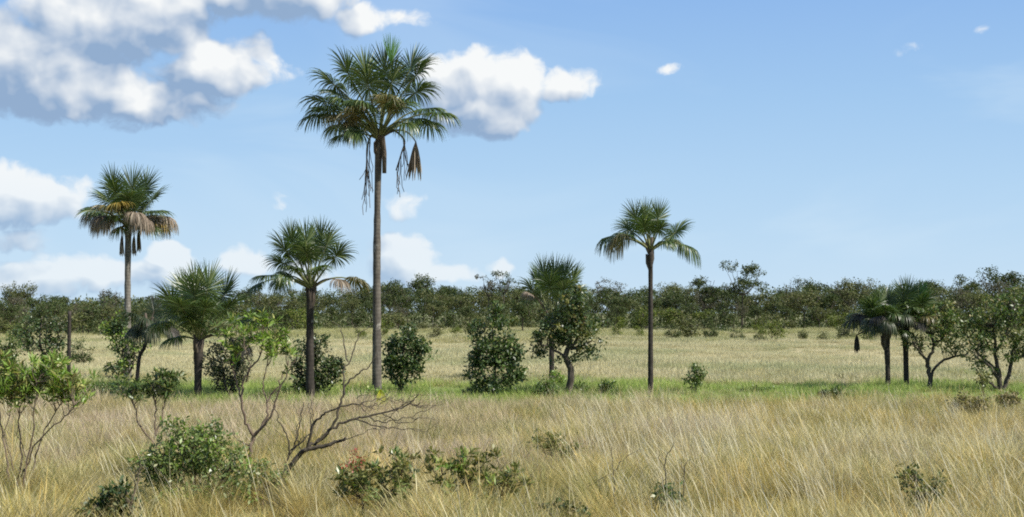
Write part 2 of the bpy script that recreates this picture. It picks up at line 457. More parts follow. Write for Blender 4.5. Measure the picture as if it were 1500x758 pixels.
# ------------------------------------------------------------------ grass: tuft meshes scattered as instances
def tuft_mesh(name, seed, mat, n, spread, h, w, lean=0.35, curve=0.5, bias=(0, 0), heads=0.0, tussock=0.0):
    r = rs(seed)
    K = 4
    ang = r.rand(n) * 2 * np.pi
    rad = spread * np.sqrt(r.rand(n))
    base = np.stack([np.cos(ang) * rad, np.sin(ang) * rad, np.zeros(n)], -1)
    la = np.where(r.rand(n) < tussock, ang + r.normal(size=n) * 0.5, r.rand(n) * 2 * np.pi)
    ln = lean * np.abs(r.normal(size=n)) + tussock * 0.9 * lean * rad / spread
    d = unit(np.stack([np.cos(la) * ln + bias[0], np.sin(la) * ln + bias[1], np.ones(n)], -1))
    hh = h * (0.45 + 0.75 * r.rand(n))
    ts = np.linspace(0, 1, K + 1)
    p = base.copy(); P_ = [p.copy()]
    cv = curve * (0.4 + 0.9 * r.rand(n))
    hd = np.stack([np.cos(la) * 0.7 + bias[0] * 2.5, np.sin(la) * 0.7 + bias[1] * 2.5, np.full(n, -0.4)], -1)
    for k in range(K):
        p = p + d * (hh / K)[:, None]
        P_.append(p.copy())
        d = unit(d + hd * (cv * (k + 1) / K * 0.55)[:, None])
    P_ = np.stack(P_, 1)
    fa = r.rand(n) * np.pi
    sd_ = np.stack([np.cos(fa), np.sin(fa) * 0.6, np.zeros(n)], -1)
    ww = w * (0.6 + 0.8 * r.rand(n))
    prof = np.array([0.7, 1.0, 0.85, 0.6, 0.12])
    hdm = r.rand(n) < heads
    profs = np.where(hdm[:, None], np.array([0.45, 0.45, 0.4, 1.5, 0.5])[None], prof[None])
    L_ = P_ - sd_[:, None] * (ww[:, None] * profs)[..., None] * 0.5
    R_ = P_ + sd_[:, None] * (ww[:, None] * profs)[..., None] * 0.5
    v = np.stack([L_, R_], 2)                                    # n, K+1, 2, 3
    i0 = np.arange(n)[:, None] * (2 * (K + 1)) + np.arange(K)[None] * 2
    f = np.stack([i0, i0 + 1, i0 + 3, i0 + 2], -1).reshape(-1, 4)
    geo = Geo()
    geo.add(v, [f], np.broadcast_to(ts[None, :, None], (n, K + 1, 2)))
    return geo.mesh(name, mat, att=True)

def scatter(name, label, meshes, pts, scale, seed, tilt=0.08, rotz=True):
    r = rs(seed)
    col = bpy.data.collections.new(name + '_tufts')
    for i, me in enumerate(meshes):
        col.objects.link(bpy.data.objects.new(me.name, me))
    me = bpy.data.meshes.new(name)
    n = len(pts)
    pts = np.asarray(pts, float)
    me.vertices.add(n); me.vertices.foreach_set('co', pts.ravel().astype(np.float32))
    rot = np.stack([r.normal(size=n) * tilt, r.normal(size=n) * tilt, r.rand(n) * 2 * np.pi if rotz else r.normal(size=n) * 0.4], -1)
    a = me.attributes.new('rot', 'FLOAT_VECTOR', 'POINT'); a.data.foreach_set('vector', rot.ravel().astype(np.float32))
    a = me.attributes.new('sc', 'FLOAT', 'POINT'); a.data.foreach_set('value', np.asarray(scale, np.float32))
    a = me.attributes.new('pick', 'INT', 'POINT'); a.data.foreach_set('value', r.randint(0, len(meshes), n).astype(np.int32))
    ob = tag(link(name, me), label, 'grass', kind='stuff')
    ng = bpy.data.node_groups.new(name + '_scatter', 'GeometryNodeTree')
    ng.interface.new_socket('Geometry', in_out='INPUT', socket_type='NodeSocketGeometry')
    ng.interface.new_socket('Geometry', in_out='OUTPUT', socket_type='NodeSocketGeometry')
    N = ng.nodes; Lk = ng.links.new
    i_, o_ = N.new('NodeGroupInput'), N.new('NodeGroupOutput')
    ci = N.new('GeometryNodeCollectionInfo'); ci.inputs[0].default_value = col
    ci.inputs['Separate Children'].default_value = True; ci.inputs['Reset Children'].default_value = True
    ip = N.new('GeometryNodeInstanceOnPoints'); ip.inputs['Pick Instance'].default_value = True
    def attr(nm, ty):
        nd = N.new('GeometryNodeInputNamedAttribute'); nd.data_type = ty; nd.inputs[0].default_value = nm
        return nd.outputs[0]
    m2p = N.new('GeometryNodeMeshToPoints')
    Lk(i_.outputs[0], m2p.inputs[0])
    Lk(m2p.outputs[0], ip.inputs['Points']); Lk(ci.outputs[0], ip.inputs['Instance'])
    Lk(attr('pick', 'INT'), ip.inputs['Instance Index'])
    e2r = N.new('FunctionNodeEulerToRotation'); Lk(attr('rot', 'FLOAT_VECTOR'), e2r.inputs[0])
    Lk(e2r.outputs[0], ip.inputs['Rotation'])
    Lk(attr('sc', 'FLOAT'), ip.inputs['Scale'])
    Lk(ip.outputs[0], o_.inputs[0])
    md = ob.modifiers.new('scatter', 'NODES'); md.node_group = ng
    return ob

def field(seed, y0, y1, dens, xpad=1.12, keep=None, dfall=0.0):
    """random points over the strip of land between y0 and y1 that the view (and a step aside) takes in"""
    r = rs(seed)
    hw = 0.366 * y1 * xpad + 3
    n = int(dens * (y1 - y0) * 2 * hw)
    y = y0 + (y1 - y0) * r.rand(n); x = (r.rand(n) * 2 - 1) * hw
    ok = np.abs(x) < 0.366 * y * xpad + 3
    if dfall:
        ok &= r.rand(n) < np.clip((y0 / y) ** dfall, 0, 1)
    if keep is not None:
        ok &= keep(x, y, r)
    x, y = x[ok], y[ok]
    return np.stack([x, y, ground_z(x, y)], -1), r

def lump(x, y, s=0.35, ph=0.0):
    return 0.5 + 0.25 * (np.sin(x * s + 1.7 * np.sin(y * s * 0.7 + ph)) + np.sin(y * s * 0.8 + 1.3 * np.sin(x * s * 1.1 + ph * 2)))

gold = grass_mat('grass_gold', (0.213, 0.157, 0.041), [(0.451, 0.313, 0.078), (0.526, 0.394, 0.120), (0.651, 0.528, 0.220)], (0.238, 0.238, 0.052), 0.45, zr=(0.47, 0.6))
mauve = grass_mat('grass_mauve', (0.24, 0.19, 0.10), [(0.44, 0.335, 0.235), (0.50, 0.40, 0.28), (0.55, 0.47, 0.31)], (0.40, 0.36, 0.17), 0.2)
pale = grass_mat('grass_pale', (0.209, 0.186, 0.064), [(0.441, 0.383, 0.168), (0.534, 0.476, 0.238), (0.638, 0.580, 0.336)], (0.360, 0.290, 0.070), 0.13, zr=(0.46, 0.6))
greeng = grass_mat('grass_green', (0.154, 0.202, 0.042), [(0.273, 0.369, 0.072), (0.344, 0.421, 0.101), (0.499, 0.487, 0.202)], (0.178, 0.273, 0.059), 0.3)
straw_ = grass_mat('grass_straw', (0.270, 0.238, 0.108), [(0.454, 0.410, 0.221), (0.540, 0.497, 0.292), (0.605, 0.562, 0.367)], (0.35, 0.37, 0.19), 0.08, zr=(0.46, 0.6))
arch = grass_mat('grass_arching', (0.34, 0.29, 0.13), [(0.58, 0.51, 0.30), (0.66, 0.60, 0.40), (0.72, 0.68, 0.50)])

gold_green = grass_mat('grass_gold_green', (0.10, 0.11, 0.03), [(0.20, 0.215, 0.06), (0.27, 0.26, 0.085), (0.42, 0.38, 0.17)])
gold_dead = grass_mat('grass_dead', (0.12, 0.10, 0.06), [(0.24, 0.20, 0.125), (0.32, 0.27, 0.18), (0.46, 0.41, 0.29)])
def clumped(pts, r, frac, rad):
    """gather part of the points round shared centres so that tussocks and gaps form"""
    n = len(pts); k = max(1, n // 7)
    c = pts[r.randint(0, n, k)]
    sel = r.rand(n) < frac
    pick = r.randint(0, k, n)
    pts[sel, :2] = c[pick[sel], :2] + r.normal(size=(sel.sum(), 2)) * rad
    pts[:, 2] = ground_z(pts[:, 0], pts[:, 1])
    return pts
def tuft_set(seed, mats, n, spread, h, w, lean, curve, bias=(0, 0), heads=0.2):
    out = []
    for i, mt in enumerate(mats):
        out.append(tuft_mesh('tuft', seed + i, mt, n, spread * (0.8 + 0.15 * (i % 3)), h * (0.85 + 0.12 * (i % 4)), w, lean, curve, bias, heads, 0.75))
    return out
pts, r = field(1, 9, 29, 12.0)
pts = clumped(pts, r, 0.6, 0.17)
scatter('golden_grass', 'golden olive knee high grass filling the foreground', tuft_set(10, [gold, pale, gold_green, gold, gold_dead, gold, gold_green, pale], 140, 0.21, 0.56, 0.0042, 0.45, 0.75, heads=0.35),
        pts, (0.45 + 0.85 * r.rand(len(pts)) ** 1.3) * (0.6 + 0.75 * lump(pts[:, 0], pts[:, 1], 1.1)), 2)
pts, r = field(3, 25, 42, 7.5, keep=lambda x, y, r: r.rand(len(x)) < 1 / (1 + np.exp((x - 4 - 2 * np.sin(y)) * 0.9)))
pts = clumped(pts, r, 0.5, 0.25)
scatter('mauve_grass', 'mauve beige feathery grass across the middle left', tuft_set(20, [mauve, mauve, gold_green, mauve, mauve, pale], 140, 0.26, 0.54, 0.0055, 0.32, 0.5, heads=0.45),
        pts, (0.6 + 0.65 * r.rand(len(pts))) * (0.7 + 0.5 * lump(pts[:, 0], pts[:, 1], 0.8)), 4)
pts, r = field(5, 22, 42.5, 7.0, keep=lambda x, y, r: r.rand(len(x)) < 1 / (1 + np.exp(-(x - 2.5 - 2 * np.sin(y)) * 0.9)))
pts = clumped(pts, r, 0.55, 0.24)
scatter('pale_grass', 'pale wheat coloured grass across the middle right', tuft_set(30, [pale, pale, gold, pale, gold_green, pale, gold_dead], 140, 0.26, 0.58, 0.0052, 0.40, 0.75, (-0.12, 0), 0.4),
        pts, (0.55 + 0.7 * r.rand(len(pts))) * (0.65 + 0.6 * lump(pts[:, 0], pts[:, 1], 0.8)), 6, rotz=False)
def band(x, y):
    """how much of the damp green strip is at (x, y), 0 to 1, with ragged ends and dry patches"""
    n_ = 2.2 * np.sin(x * 0.35 + 0.6) + 1.6 * np.sin(x * 0.9 + y * 0.4) + 1.2 * np.sin(x * 1.9 - y * 0.7)
    lo = np.where(x > 2, 43.0, 45.0) + n_; hi = np.where(x > 2, 62.0, 61.0) + n_
    e = np.clip((y - lo) / 2.5, 0, 1) * np.clip((hi - y) / 3.5, 0, 1)
    return e * np.clip(1.45 - 1.1 * lump(x, y * 2.2, 0.30, 1.1), 0.15, 1)
pts, r = field(7, 40, 67, 4.6, keep=lambda x, y, r: r.rand(len(x)) < band(x, y))
scatter('green_grass', 'short bright green grass in the damp strip behind the palms', [tuft_mesh('tuft_green', 40 + i, greeng, 60, 0.40, 0.27, 0.011, 0.4, 0.6) for i in range(4)],
        pts, (0.5 + 0.9 * r.rand(len(pts))) * (0.6 + 0.7 * lump(pts[:, 0], pts[:, 1], 0.6)), 8)
pts, r = field(17, 40, 67, 4.0, keep=lambda x, y, r: r.rand(len(x)) < 0.85 * (1 - band(x, y)))
scatter('dry_strip_grass', 'dry beige grass breaking up the edges of the green strip', tuft_set(45, [pale, mauve, gold_green, pale], 90, 0.30, 0.30, 0.008, 0.32, 0.5),
        pts, (0.5 + 0.7 * r.rand(len(pts))) * (0.7 + 0.5 * lump(pts[:, 0], pts[:, 1], 0.6)), 18)
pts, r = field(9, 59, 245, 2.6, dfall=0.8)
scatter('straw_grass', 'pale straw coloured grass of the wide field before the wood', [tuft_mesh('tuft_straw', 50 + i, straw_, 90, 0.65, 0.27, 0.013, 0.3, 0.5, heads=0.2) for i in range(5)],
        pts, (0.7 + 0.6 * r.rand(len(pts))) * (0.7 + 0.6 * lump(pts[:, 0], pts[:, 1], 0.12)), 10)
pts, r = field(21, 11, 34, 9.0)
scatter('grass_litter', 'low tangle of dry and greenish grass litter between the taller tussocks', tuft_set(80, [gold, gold_green, gold_dead, gold, pale], 60, 0.26, 0.22, 0.007, 0.9, 0.9),
        pts, 0.6 + 0.7 * r.rand(len(pts)), 22)
pts, r = field(23, 33.5, 42.5, 6.0, keep=lambda x, y, r: (np.abs(x - 7.5 - 1.2 * np.sin(y * 2)) < 5.5 * r.rand(len(x)) ** 0.5) & (lump(x, y, 0.9) > 0.3))
scatter('golden_patch_grass', 'patch of deeper golden grass before the green strip right of centre', tuft_set(90, [gold, gold, gold_green], 120, 0.26, 0.62, 0.0065, 0.35, 0.6),
        pts, 0.65 + 0.55 * r.rand(len(pts)), 24)
olive = grass_mat('grass_olive', (0.17, 0.165, 0.06), [(0.30, 0.30, 0.11), (0.40, 0.375, 0.17), (0.50, 0.46, 0.25)], (0.25, 0.28, 0.09), 0.06)
pts, r = field(19, 138, 240, 0.9, keep=lambda x, y, r: r.rand(len(x)) < 0.25 + 0.75 * (lump(x, y, 0.13, .5) > 0.5))
scatter('olive_grass', 'rough olive grass and weeds between the straw field and the wood', [tuft_mesh('tuft_olive', 70 + i, olive, 60, 0.8, 0.42, 0.022, 0.35, 0.5) for i in range(4)],
        pts, (0.5 + 0.9 * r.rand(len(pts))) * (0.6 + 0.8 * lump(pts[:, 0], pts[:, 1], 0.2)), 20)
pts, r = field(11, 13, 36, 3.4, keep=lambda x, y, r: r.rand(len(x)) < np.where(x > 1.2, 0.9, 0.16) * (0.35 + 0.65 * lump(x, y, 0.7, 2.0)))
scatter('arching_grass', 'long pale arching grass blades leaning left over the right foreground', [tuft_mesh('tuft_arching', 60 + i, arch, 13, 0.28, 1.1, 0.0055, 0.14, 0.5, bias=(-0.26, -0.03), heads=0.4) for i in range(6)],
        pts, 0.75 + 0.4 * r.rand(len(pts)), 12, rotz=False)

# ------------------------------------------------------------------ palms
def fan_leaf(geo, r, hub, d, n, R, grav, fan=165, nseg=76, steps=5):
    d = unit(d); n = unit(n - d * np.dot(n, d)); s = np.cross(d, n)
    th = np.radians(np.linspace(-fan, fan, nseg) + r.normal(size=nseg) * 2.0)
    L = R * (0.80 + 0.20 * np.cos(th)) * (0.88 + 0.2 * r.rand(nseg))
    dt = 2 * math.radians(fan) / nseg
    org = hub + d[None] * (0.22 * R * np.cos(th / 2) ** 2)[:, None]
    u = np.cos(th)[:, None] * d + np.sin(th)[:, None] * s + n[None] * 0.18
    u = unit(u)
    side = unit(np.cross(u, n))
    tw = np.where(np.arange(nseg) % 2 == 0, 1, -1) * 0.5 + r.normal(size=nseg) * 0.3
    wd = unit(side * np.cos(tw)[:, None] + np.cross(u, side) * np.sin(tw)[:, None])
    p = org.copy(); V, T = [], []
    gk = grav * (0.7 + 0.6 * grav) * (0.75 + 0.5 * r.rand(nseg)) / steps
    for k in range(steps + 1):
        q = k / steps
        w = np.minimum(2 * q * L * math.tan(dt / 2) * 1.15 + 0.012, 0.066 * R / 1.2) * (1.0 if q < 0.5 else max(0.08, (1 - q) / 0.5))
        V.append(np.stack([p - wd * (w / 2)[:, None], p + wd * (w / 2)[:, None]], 1))
        if k < steps:
            p = p + u * (L / steps)[:, None]
            u = unit(u + np.array([0, 0, -1.0]) * (gk * (0.6 + 1.4 * q))[:, None] * 1.7)
    V = np.stack(V, 1)
    i0 = np.arange(nseg)[:, None] * (2 * (steps + 1)) + np.arange(steps)[None] * 2
    geo.add(V, [np.stack([i0, i0 + 1, i0 + 3, i0 + 2], -1).reshape(-1, 4)])

def palm(label, Y, base, trunk, r_px, leaf_list, seed, bark='trunk_palm', fill=0, fillR=45, stubs=6, group='fan palms along the green strip', name='fan_palm', cat='palm tree'):
    """trunk: photo points from base to crown; leaf_list: (hub x, hub y, depth, radius px, droop, material, arch[, fan])"""
    r = rs(seed)
    k = mpp(Y)
    b = at(base[0], base[1], Y); b[2] = ground_z(b[0], b[1])
    root = thing(name, label, cat, b, group)
    tp = spline([b - UP * 0.1] + [at(x, y, Y) for (x, y) in trunk], 8)
    tt = np.linspace(0, 1, len(tp))
    rad = np.interp(tt, np.linspace(0, 1, len(r_px)), r_px) * k
    rad = rad * (1 + 0.04 * r.normal(size=len(rad)))
    geo = Geo(); tube(geo, tp, rad, 12, True)
    link('trunk', geo.mesh('trunk', M[bark], b), root)
    heart = tp[-1]
    lv = list(leaf_list)
    ext = max(max(abs(l[0] - trunk[-1][0]) for l in leaf_list), 20)
    for i in range(fill):
        a = r.rand() * 2 * np.pi; e = r.uniform(-0.2, 1.3); q = ext * r.uniform(0.35, 0.75)
        lv.append((trunk[-1][0] + q * math.cos(a) * math.cos(e), trunk[-1][1] - q * math.sin(e) - 6, q * math.sin(a) * math.cos(e) * k, fillR * r.uniform(.85, 1.1), 0.5 + (1.2 - e) * 0.5, 'palm_green', 0.2))
    for l in lv:
        hx, hy, dep, Rp, gr, mat, ar = l[:7]
        fan = l[7] if len(l) > 7 else (112 if gr >= 1.4 else 165)
        hub = at(hx, hy, Y); hub[1] += dep
        vec = hub - heart; ln = np.linalg.norm(vec)
        ctl = heart + vec * 0.5 + UP * ar * ln
        ts = np.linspace(0, 1, 9)[:, None]
        pc = heart * (1 - ts) ** 2 + ctl * 2 * ts * (1 - ts) + hub * ts ** 2
        d = unit(hub - ctl)
        out = np.array([vec[0], vec[1], 0.0]); out = out / max(np.linalg.norm(out), 0.2)
        n = -out * (0.9 if d[2] > 0.2 else 0.2) + UP * 0.7 + np.array([0, -0.55 * (1 if dep > 0 else -1), 0]) * max(d[2], 0) + r.normal(size=3) * 0.2
        lg = Geo(); fan_leaf(lg, r, hub, d, n, Rp * k * {105: 0.88, 103: 0.9, 101: 0.95}.get(seed, 0.96), gr, fan)
        lo = link('leaf', lg.mesh('leaf', M[mat], b), root)
        pg = Geo(); tube(pg, np.vstack([pc, hub + d * 0.2 * Rp * k]), np.linspace(0.045, 0.016, 10) * (k / 0.0243) ** 0.5, 5)
        link('petiole', pg.mesh('petiole', M['petiole' if mat in ('palm_green', 'palm_spear', 'palm_olive') else 'petiole_dark'], b), lo)
    for i in range(stubs):
        a = i * 2.4 + r.rand(); z = -r.rand() * 0.7
        d = np.array([math.cos(a), math.sin(a), 1.6 + r.rand()])
        sg = Geo(); tube(sg, np.array([heart + UP * z, heart + UP * z + unit(d) * 0.28, heart + UP * (z + 0.1) + unit(d + UP) * 0.5]), [0.09, 0.07, 0.04], 5, True)
        link('leaf_base', sg.mesh('leaf_base', M['petiole_dark'], b), root)
    return root, b, heart, r

def dead_fan(root, b, Y, heart, ctl, hub, Rp, seed, mat='palm_dead', dep=0.0, width=0.35):
    """a withered leaf folded like a closed umbrella on its bent stalk"""
    r = rs(seed); k = mpp(Y)
    c = at(*ctl, Y); h = at(*hub, Y); c[1] += dep; h[1] += dep
    ts = np.linspace(0, 1, 9)[:, None]
    pc = heart * (1 - ts) ** 2 + c * 2 * ts * (1 - ts) + h * ts ** 2
    n = 34; lg = Geo()
    a = r.rand(n) * 2 * np.pi; sp_ = width * np.sqrt(r.rand(n))
    u = unit(np.stack([np.cos(a) * sp_, np.sin(a) * sp_, -np.ones(n)], -1))
    V = []; L = Rp * k * (0.7 + 0.4 * r.rand(n)); p = np.repeat(h[None], n, 0)
    wd = unit(np.cross(u, r.normal(size=(n, 3))))
    for q in range(5):
        w = 0.05 * (0.4, 1, 1, 0.7, 0.1)[q]
        V.append(np.stack([p - wd * w, p + wd * w], 1)); p = p + u * (L / 4)[:, None]; u = unit(u + np.array([0, 0, -0.12]) + r.normal(size=(n, 3)) * 0.05)
    V = np.stack(V, 1); i0 = np.arange(n)[:, None] * 10 + np.arange(4)[None] * 2
    lg.add(V, [np.stack([i0, i0 + 1, i0 + 3, i0 + 2], -1).reshape(-1, 4)])
    lo = link('dead_leaf', lg.mesh('dead_leaf', M[mat], b), root)
    pg = Geo(); tube(pg, pc, np.linspace(0.05, 0.022, 9), 5)
    link('petiole', pg.mesh('petiole', M['petiole_dark'], b), lo)

def flower_stalk(root, b, Y, heart, pts_px, seed, n=12, drop=60):
    """drooping old fruit stalk with thin dangling side strands"""
    r = rs(seed); k = mpp(Y)
    sp_ = spline([heart] + [at(x, y, Y) for (x, y) in pts_px], 6)
    geo = Geo(); tube(geo, sp_, np.linspace(0.05, 0.02, len(sp_)), 5)
    for i in range(n):
        s = sp_[int(len(sp_) * (0.45 + 0.54 * i / n))]
        L = drop * k * r.uniform(0.5, 1.0); q = np.linspace(0, 1, 7)[:, None]
        wob = np.cumsum(r.normal(size=(7, 3)) * 0.05, 0) * np.array([1, 1, 0.1])
        tube(geo, s + np.array([0, 0, -1.0]) * q * L + wob * q, 0.012, 4)
    link('flower_stalk', geo.mesh('flower_stalk', M['petiole_dark'], b), root)

g_, o_, y_, d_, k_, s_ = 'palm_green', 'palm_olive', 'palm_yellow', 'palm_dead', 'palm_grey', 'palm_spear'
# the tallest palm
root, b, heart, r = palm('tallest fan palm with a long pale trunk and withered leaf hanging at its right', 50, (552, 580),
    [(552, 480), (552, 380), (553, 290), (555, 205)], (7.0, 6.5, 5.8, 5.0, 4.7, 5.6), [
    (562, 112, 0.3, 50, 0.15, g_, 0.0), (572, 104, -0.2, 46, 0.0, s_, 0.0, 28), (535, 112, 0.5, 48, 0.25, g_, 0.05), (596, 105, 0.5, 46, 0.25, g_, 0.1),
    (516, 118, -0.4, 48, 0.5, g_, 0.1), (606, 118, -0.3, 50, 0.7, g_, 0.15), (545, 138, -1.1, 50, 0.7, g_, 0.1), (500, 140, 0.6, 48, 0.8, g_, 0.2),
    (490, 165, -0.4, 48, 1.0, g_, 0.25), (472, 168, 0.3, 46, 1.2, g_, 0.25), (510, 178, -0.9, 44, 1.1, o_, 0.25), (530, 175, -1.2, 46, 1.0, o_, 0.2),
    (585, 165, -1.0, 46, 0.9, g_, 0.2), (600, 172, 0.6, 46, 1.0, g_, 0.25), (637, 168, -0.2, 46, 1.1, g_, 0.25), (618, 176, 0.9, 44, 1.2, g_, 0.25),
    (560, 150, 1.3, 50, 0.6, g_, 0.1), (525, 150, 1.2, 48, 0.8, g_, 0.2), (575, 130, -0.7, 44, 0.5, g_, 0.1), (500, 180, 0.8, 44, 1.2, g_, .25),
    (497, 132, -0.6, 48, 0.8, g_, .15), (482, 150, 0.2, 48, 1.0, g_, .22), (540, 165, -1.3, 46, 1.0, g_, .2), (606, 142, -0.5, 46, 0.9, g_, .2), (618, 158, 0.5, 46, 1.1, g_, .25), (570, 160, -1.3, 46, 1.0, o_, .2), (515, 160, -1.0, 46, 1.0, g_, .2), (592, 185, -0.9, 42, 1.5, g_, .3), (528, 188, -0.9, 42, 1.5, o_, .3)], 101, fill=3, fillR=44)
flower_stalk(root, b, 50, heart, [(545, 198), (538, 215), (537, 238)], 5, 16, 85)
flower_stalk(root, b, 50, heart, [(572, 190), (592, 205), (588, 225), (580, 250)], 6, 12, 62)
dead_fan(root, b, 50, heart, (590, 175), (609, 208), 56, 7, 'palm_dead', 0, 0.28)
sg = Geo(); tube(sg, np.array([at(560, 200, 49.9), at(563, 225, 49.85), at(563, 254, 49.85)]), [0.1, 0.09, 0.08], 6, True)
link('leaf_base', sg.mesh('leaf_base', M['petiole_dark'], b), root)
# palm standing left
root, b, heart, r = palm('fan palm at far left with a full crown over a skirt of brown dead leaves', 62, (187, 552),
    [(187, 480), (187, 410), (188, 335)], (5.4, 5.1, 4.7, 4.3, 4.8), [
    (190, 285, 0.3, 42, 0.1, g_, 0), (172, 284, -0.3, 40, 0.3, g_, 0.05), (206, 284, 0.4, 40, 0.3, g_, 0.05), (182, 292, -1.0, 40, 0.5, g_, 0.1),
    (160, 298, 0.4, 38, 0.5, g_, 0.15), (215, 298, 0.3, 38, 0.5, g_, 0.1), (150, 310, -0.2, 36, 0.8, g_, 0.25), (222, 312, -0.2, 36, 0.9, g_, 0.25),
    (198, 300, -1.1, 40, 0.6, g_, 0.15), (186, 306, -1.2, 36, 1.0, y_, 0.25), (172, 308, -1.0, 36, 0.9, o_, 0.25), (228, 320, 0.2, 34, 1.2, y_, 0.3),
    (150, 316, 0.5, 34, 1.5, d_, 0.3), (163, 322, -0.6, 34, 1.8, d_, 0.3), (212, 322, -0.6, 34, 1.8, d_, 0.3), (222, 324, 0.7, 34, 1.7, d_, 0.3),
    (190, 315, 1.0, 34, 1.5, d_, 0.3), (205, 314, -1.0, 34, 1.4, d_, .3), (190, 290, 1.0, 40, 0.5, g_, 0.1), (143, 312, 0.0, 36, 1.8, d_, .3), (156, 318, .4, 42, 2.1, d_, .3), (216, 318, .2, 42, 2.1, d_, .3), (166, 320, -.7, 42, 2.2, d_, .25), (208, 320, -.8, 42, 2.2, d_, .25), (232, 316, .3, 40, 1.9, d_, .3), (196, 316, .9, 42, 2.1, d_, .2)], 102, 'trunk_pale', fill=8, fillR=34)
for i, (x, hy) in enumerate([(181, 345), (196, 345), (200, 338)]):
    dead_fan(root, b, 62, heart, (x, 322), (x, hy), 30, 20 + i, 'palm_dead', -0.25 + 0.3 * i, 0.12)
# short spiky palm
root, b, heart, r = palm('short fan palm with spiky upright leaves on a stout dark trunk', 47.5, (290, 592),
    [(290, 555), (291, 500)], (5.4, 5.2, 5.8, 8), [
    (285, 430, 0.2, 46, 0.05, g_, 0), (305, 430, -0.2, 48, 0.1, g_, 0), (268, 436, 0.5, 46, 0.2, g_, 0), (322, 438, 0.3, 46, 0.2, g_, 0),
    (295, 440, -1.0, 48, 0.3, g_, 0), (262, 450, -0.5, 44, 0.4, g_, 0.05), (332, 455, -0.4, 44, 0.5, g_, 0.1), (310, 455, -1.1, 42, 0.8, 'palm_green', 0.1),
    (280, 455, -1.1, 42, 0.6, g_, 0.1), (255, 462, 0.5, 40, 0.7, g_, 0.15), (335, 470, 0.5, 40, 0.9, g_, 0.2), (352, 478, -0.4, 40, 1.1, o_, 0.3),
    (248, 475, -0.5, 36, 1.2, g_, 0.25), (300, 460, 1.0, 46, 0.4, g_, 0.0), (340, 498, -0.2, 38, 1.9, k_, 0.35), (345, 500, 0.6, 36, 1.9, k_, 0.3)], 103, 'trunk_dark', stubs=14, fill=3, fillR=42)
# small dark leaning palm beside it
palm('small leaning palm with drooping blackish leaves left of the short spiky palm', 56, (200, 545),
    [(204, 525), (212, 508), (219, 478)], (3, 2.6, 2.6, 3), [
    (222, 462, 0.2, 32, 0.5, 'palm_dark', 0), (205, 466, -0.3, 32, 1.0, 'palm_dark', 0.1), (236, 466, 0.2, 32, 1.0, 'palm_dark', 0.1), (222, 468, -0.6, 34, 1.3, 'palm_dark', 0.2),
    (206, 474, 0.4, 34, 1.6, 'palm_dark', 0.25), (238, 476, -0.3, 34, 1.6, 'palm_dark', 0.3), (245, 482, 0.3, 32, 1.8, k_, 0.3), (213, 480, -.4, 32, 1.8, 'palm_dark', 0.3), (228, 478, -.7, 34, 1.7, 'palm_dark', 0.3), (198, 480, .1, 30, 1.8, 'palm_dark', .3)], 104, 'trunk_dark')
# middle palm
root, b, heart, r = palm('middle height fan palm with one brown leaf just left of the tallest palm', 48.5, (455, 586),
    [(454, 540), (454, 480), (455, 425)], (6.6, 6.0, 5.6, 5.2, 6.2), [
    (448, 362, 0.2, 44, 0.05, g_, 0), (432, 362, -0.3, 42, 0.2, g_, 0), (466, 360, 0.3, 44, 0.15, g_, 0), (440, 366, 0.6, 42, 0.3, g_, 0.0),
    (478, 366, -0.4, 40, 0.35, g_, 0.05), (424, 372, -0.4, 40, 0.5, g_, 0.08), (456, 378, -1.0, 38, 0.6, g_, 0.1), (492, 380, -0.5, 42, 0.6, g_, 0.08),
    (400, 404, -0.2, 40, 1.1, g_, 0.22), (412, 410, 0.7, 38, 1.4, g_, 0.28), (382, 414, 0.3, 32, 1.5, g_, 0.28), (470, 398, -0.8, 36, 0.9, g_, 0.15),
    (493, 410, -0.4, 34, 1.4, d_, 0.28), (515, 410, 0.2, 36, 1.2, o_, 0.3), (428, 405, -0.9, 34, 1.2, g_, 0.2), (450, 372, 1.0, 42, 0.4, g_, 0.05)], 105, 'trunk_dark', stubs=12, fill=3, fillR=36)
# palm behind the curved tree
root, b, heart, r = palm('fan palm with tufted upright crown rising behind a small curved tree', 62, (808, 556),
    [(808, 520), (807, 470)], (4, 3.8, 3.8, 5.5), [
    (812, 412, 0.2, 36, 0.05, g_, 0), (798, 412, -0.3, 36, 0.1, g_, 0), (826, 412, 0.2, 36, 0.1, g_, 0), (790, 420, 0.2, 34, 0.3, g_, 0.03),
    (835, 418, -0.3, 34, 0.3, g_, 0.03), (805, 425, -0.9, 34, 0.5, g_, 0.1), (783, 430, -0.2, 32, 0.8, g_, 0.12), (822, 430, -0.9, 34, 0.6, g_, 0.1),
    (784, 438, 0.5, 30, 1.2, g_, 0.2), (778, 432, -0.5, 22, 1.7, d_, 0.25), (840, 432, 0.4, 32, 0.8, g_, 0.15), (812, 420, 0.9, 36, 0.3, g_, 0.0)], 106, 'trunk_dark', stubs=10, fill=3, fillR=32)
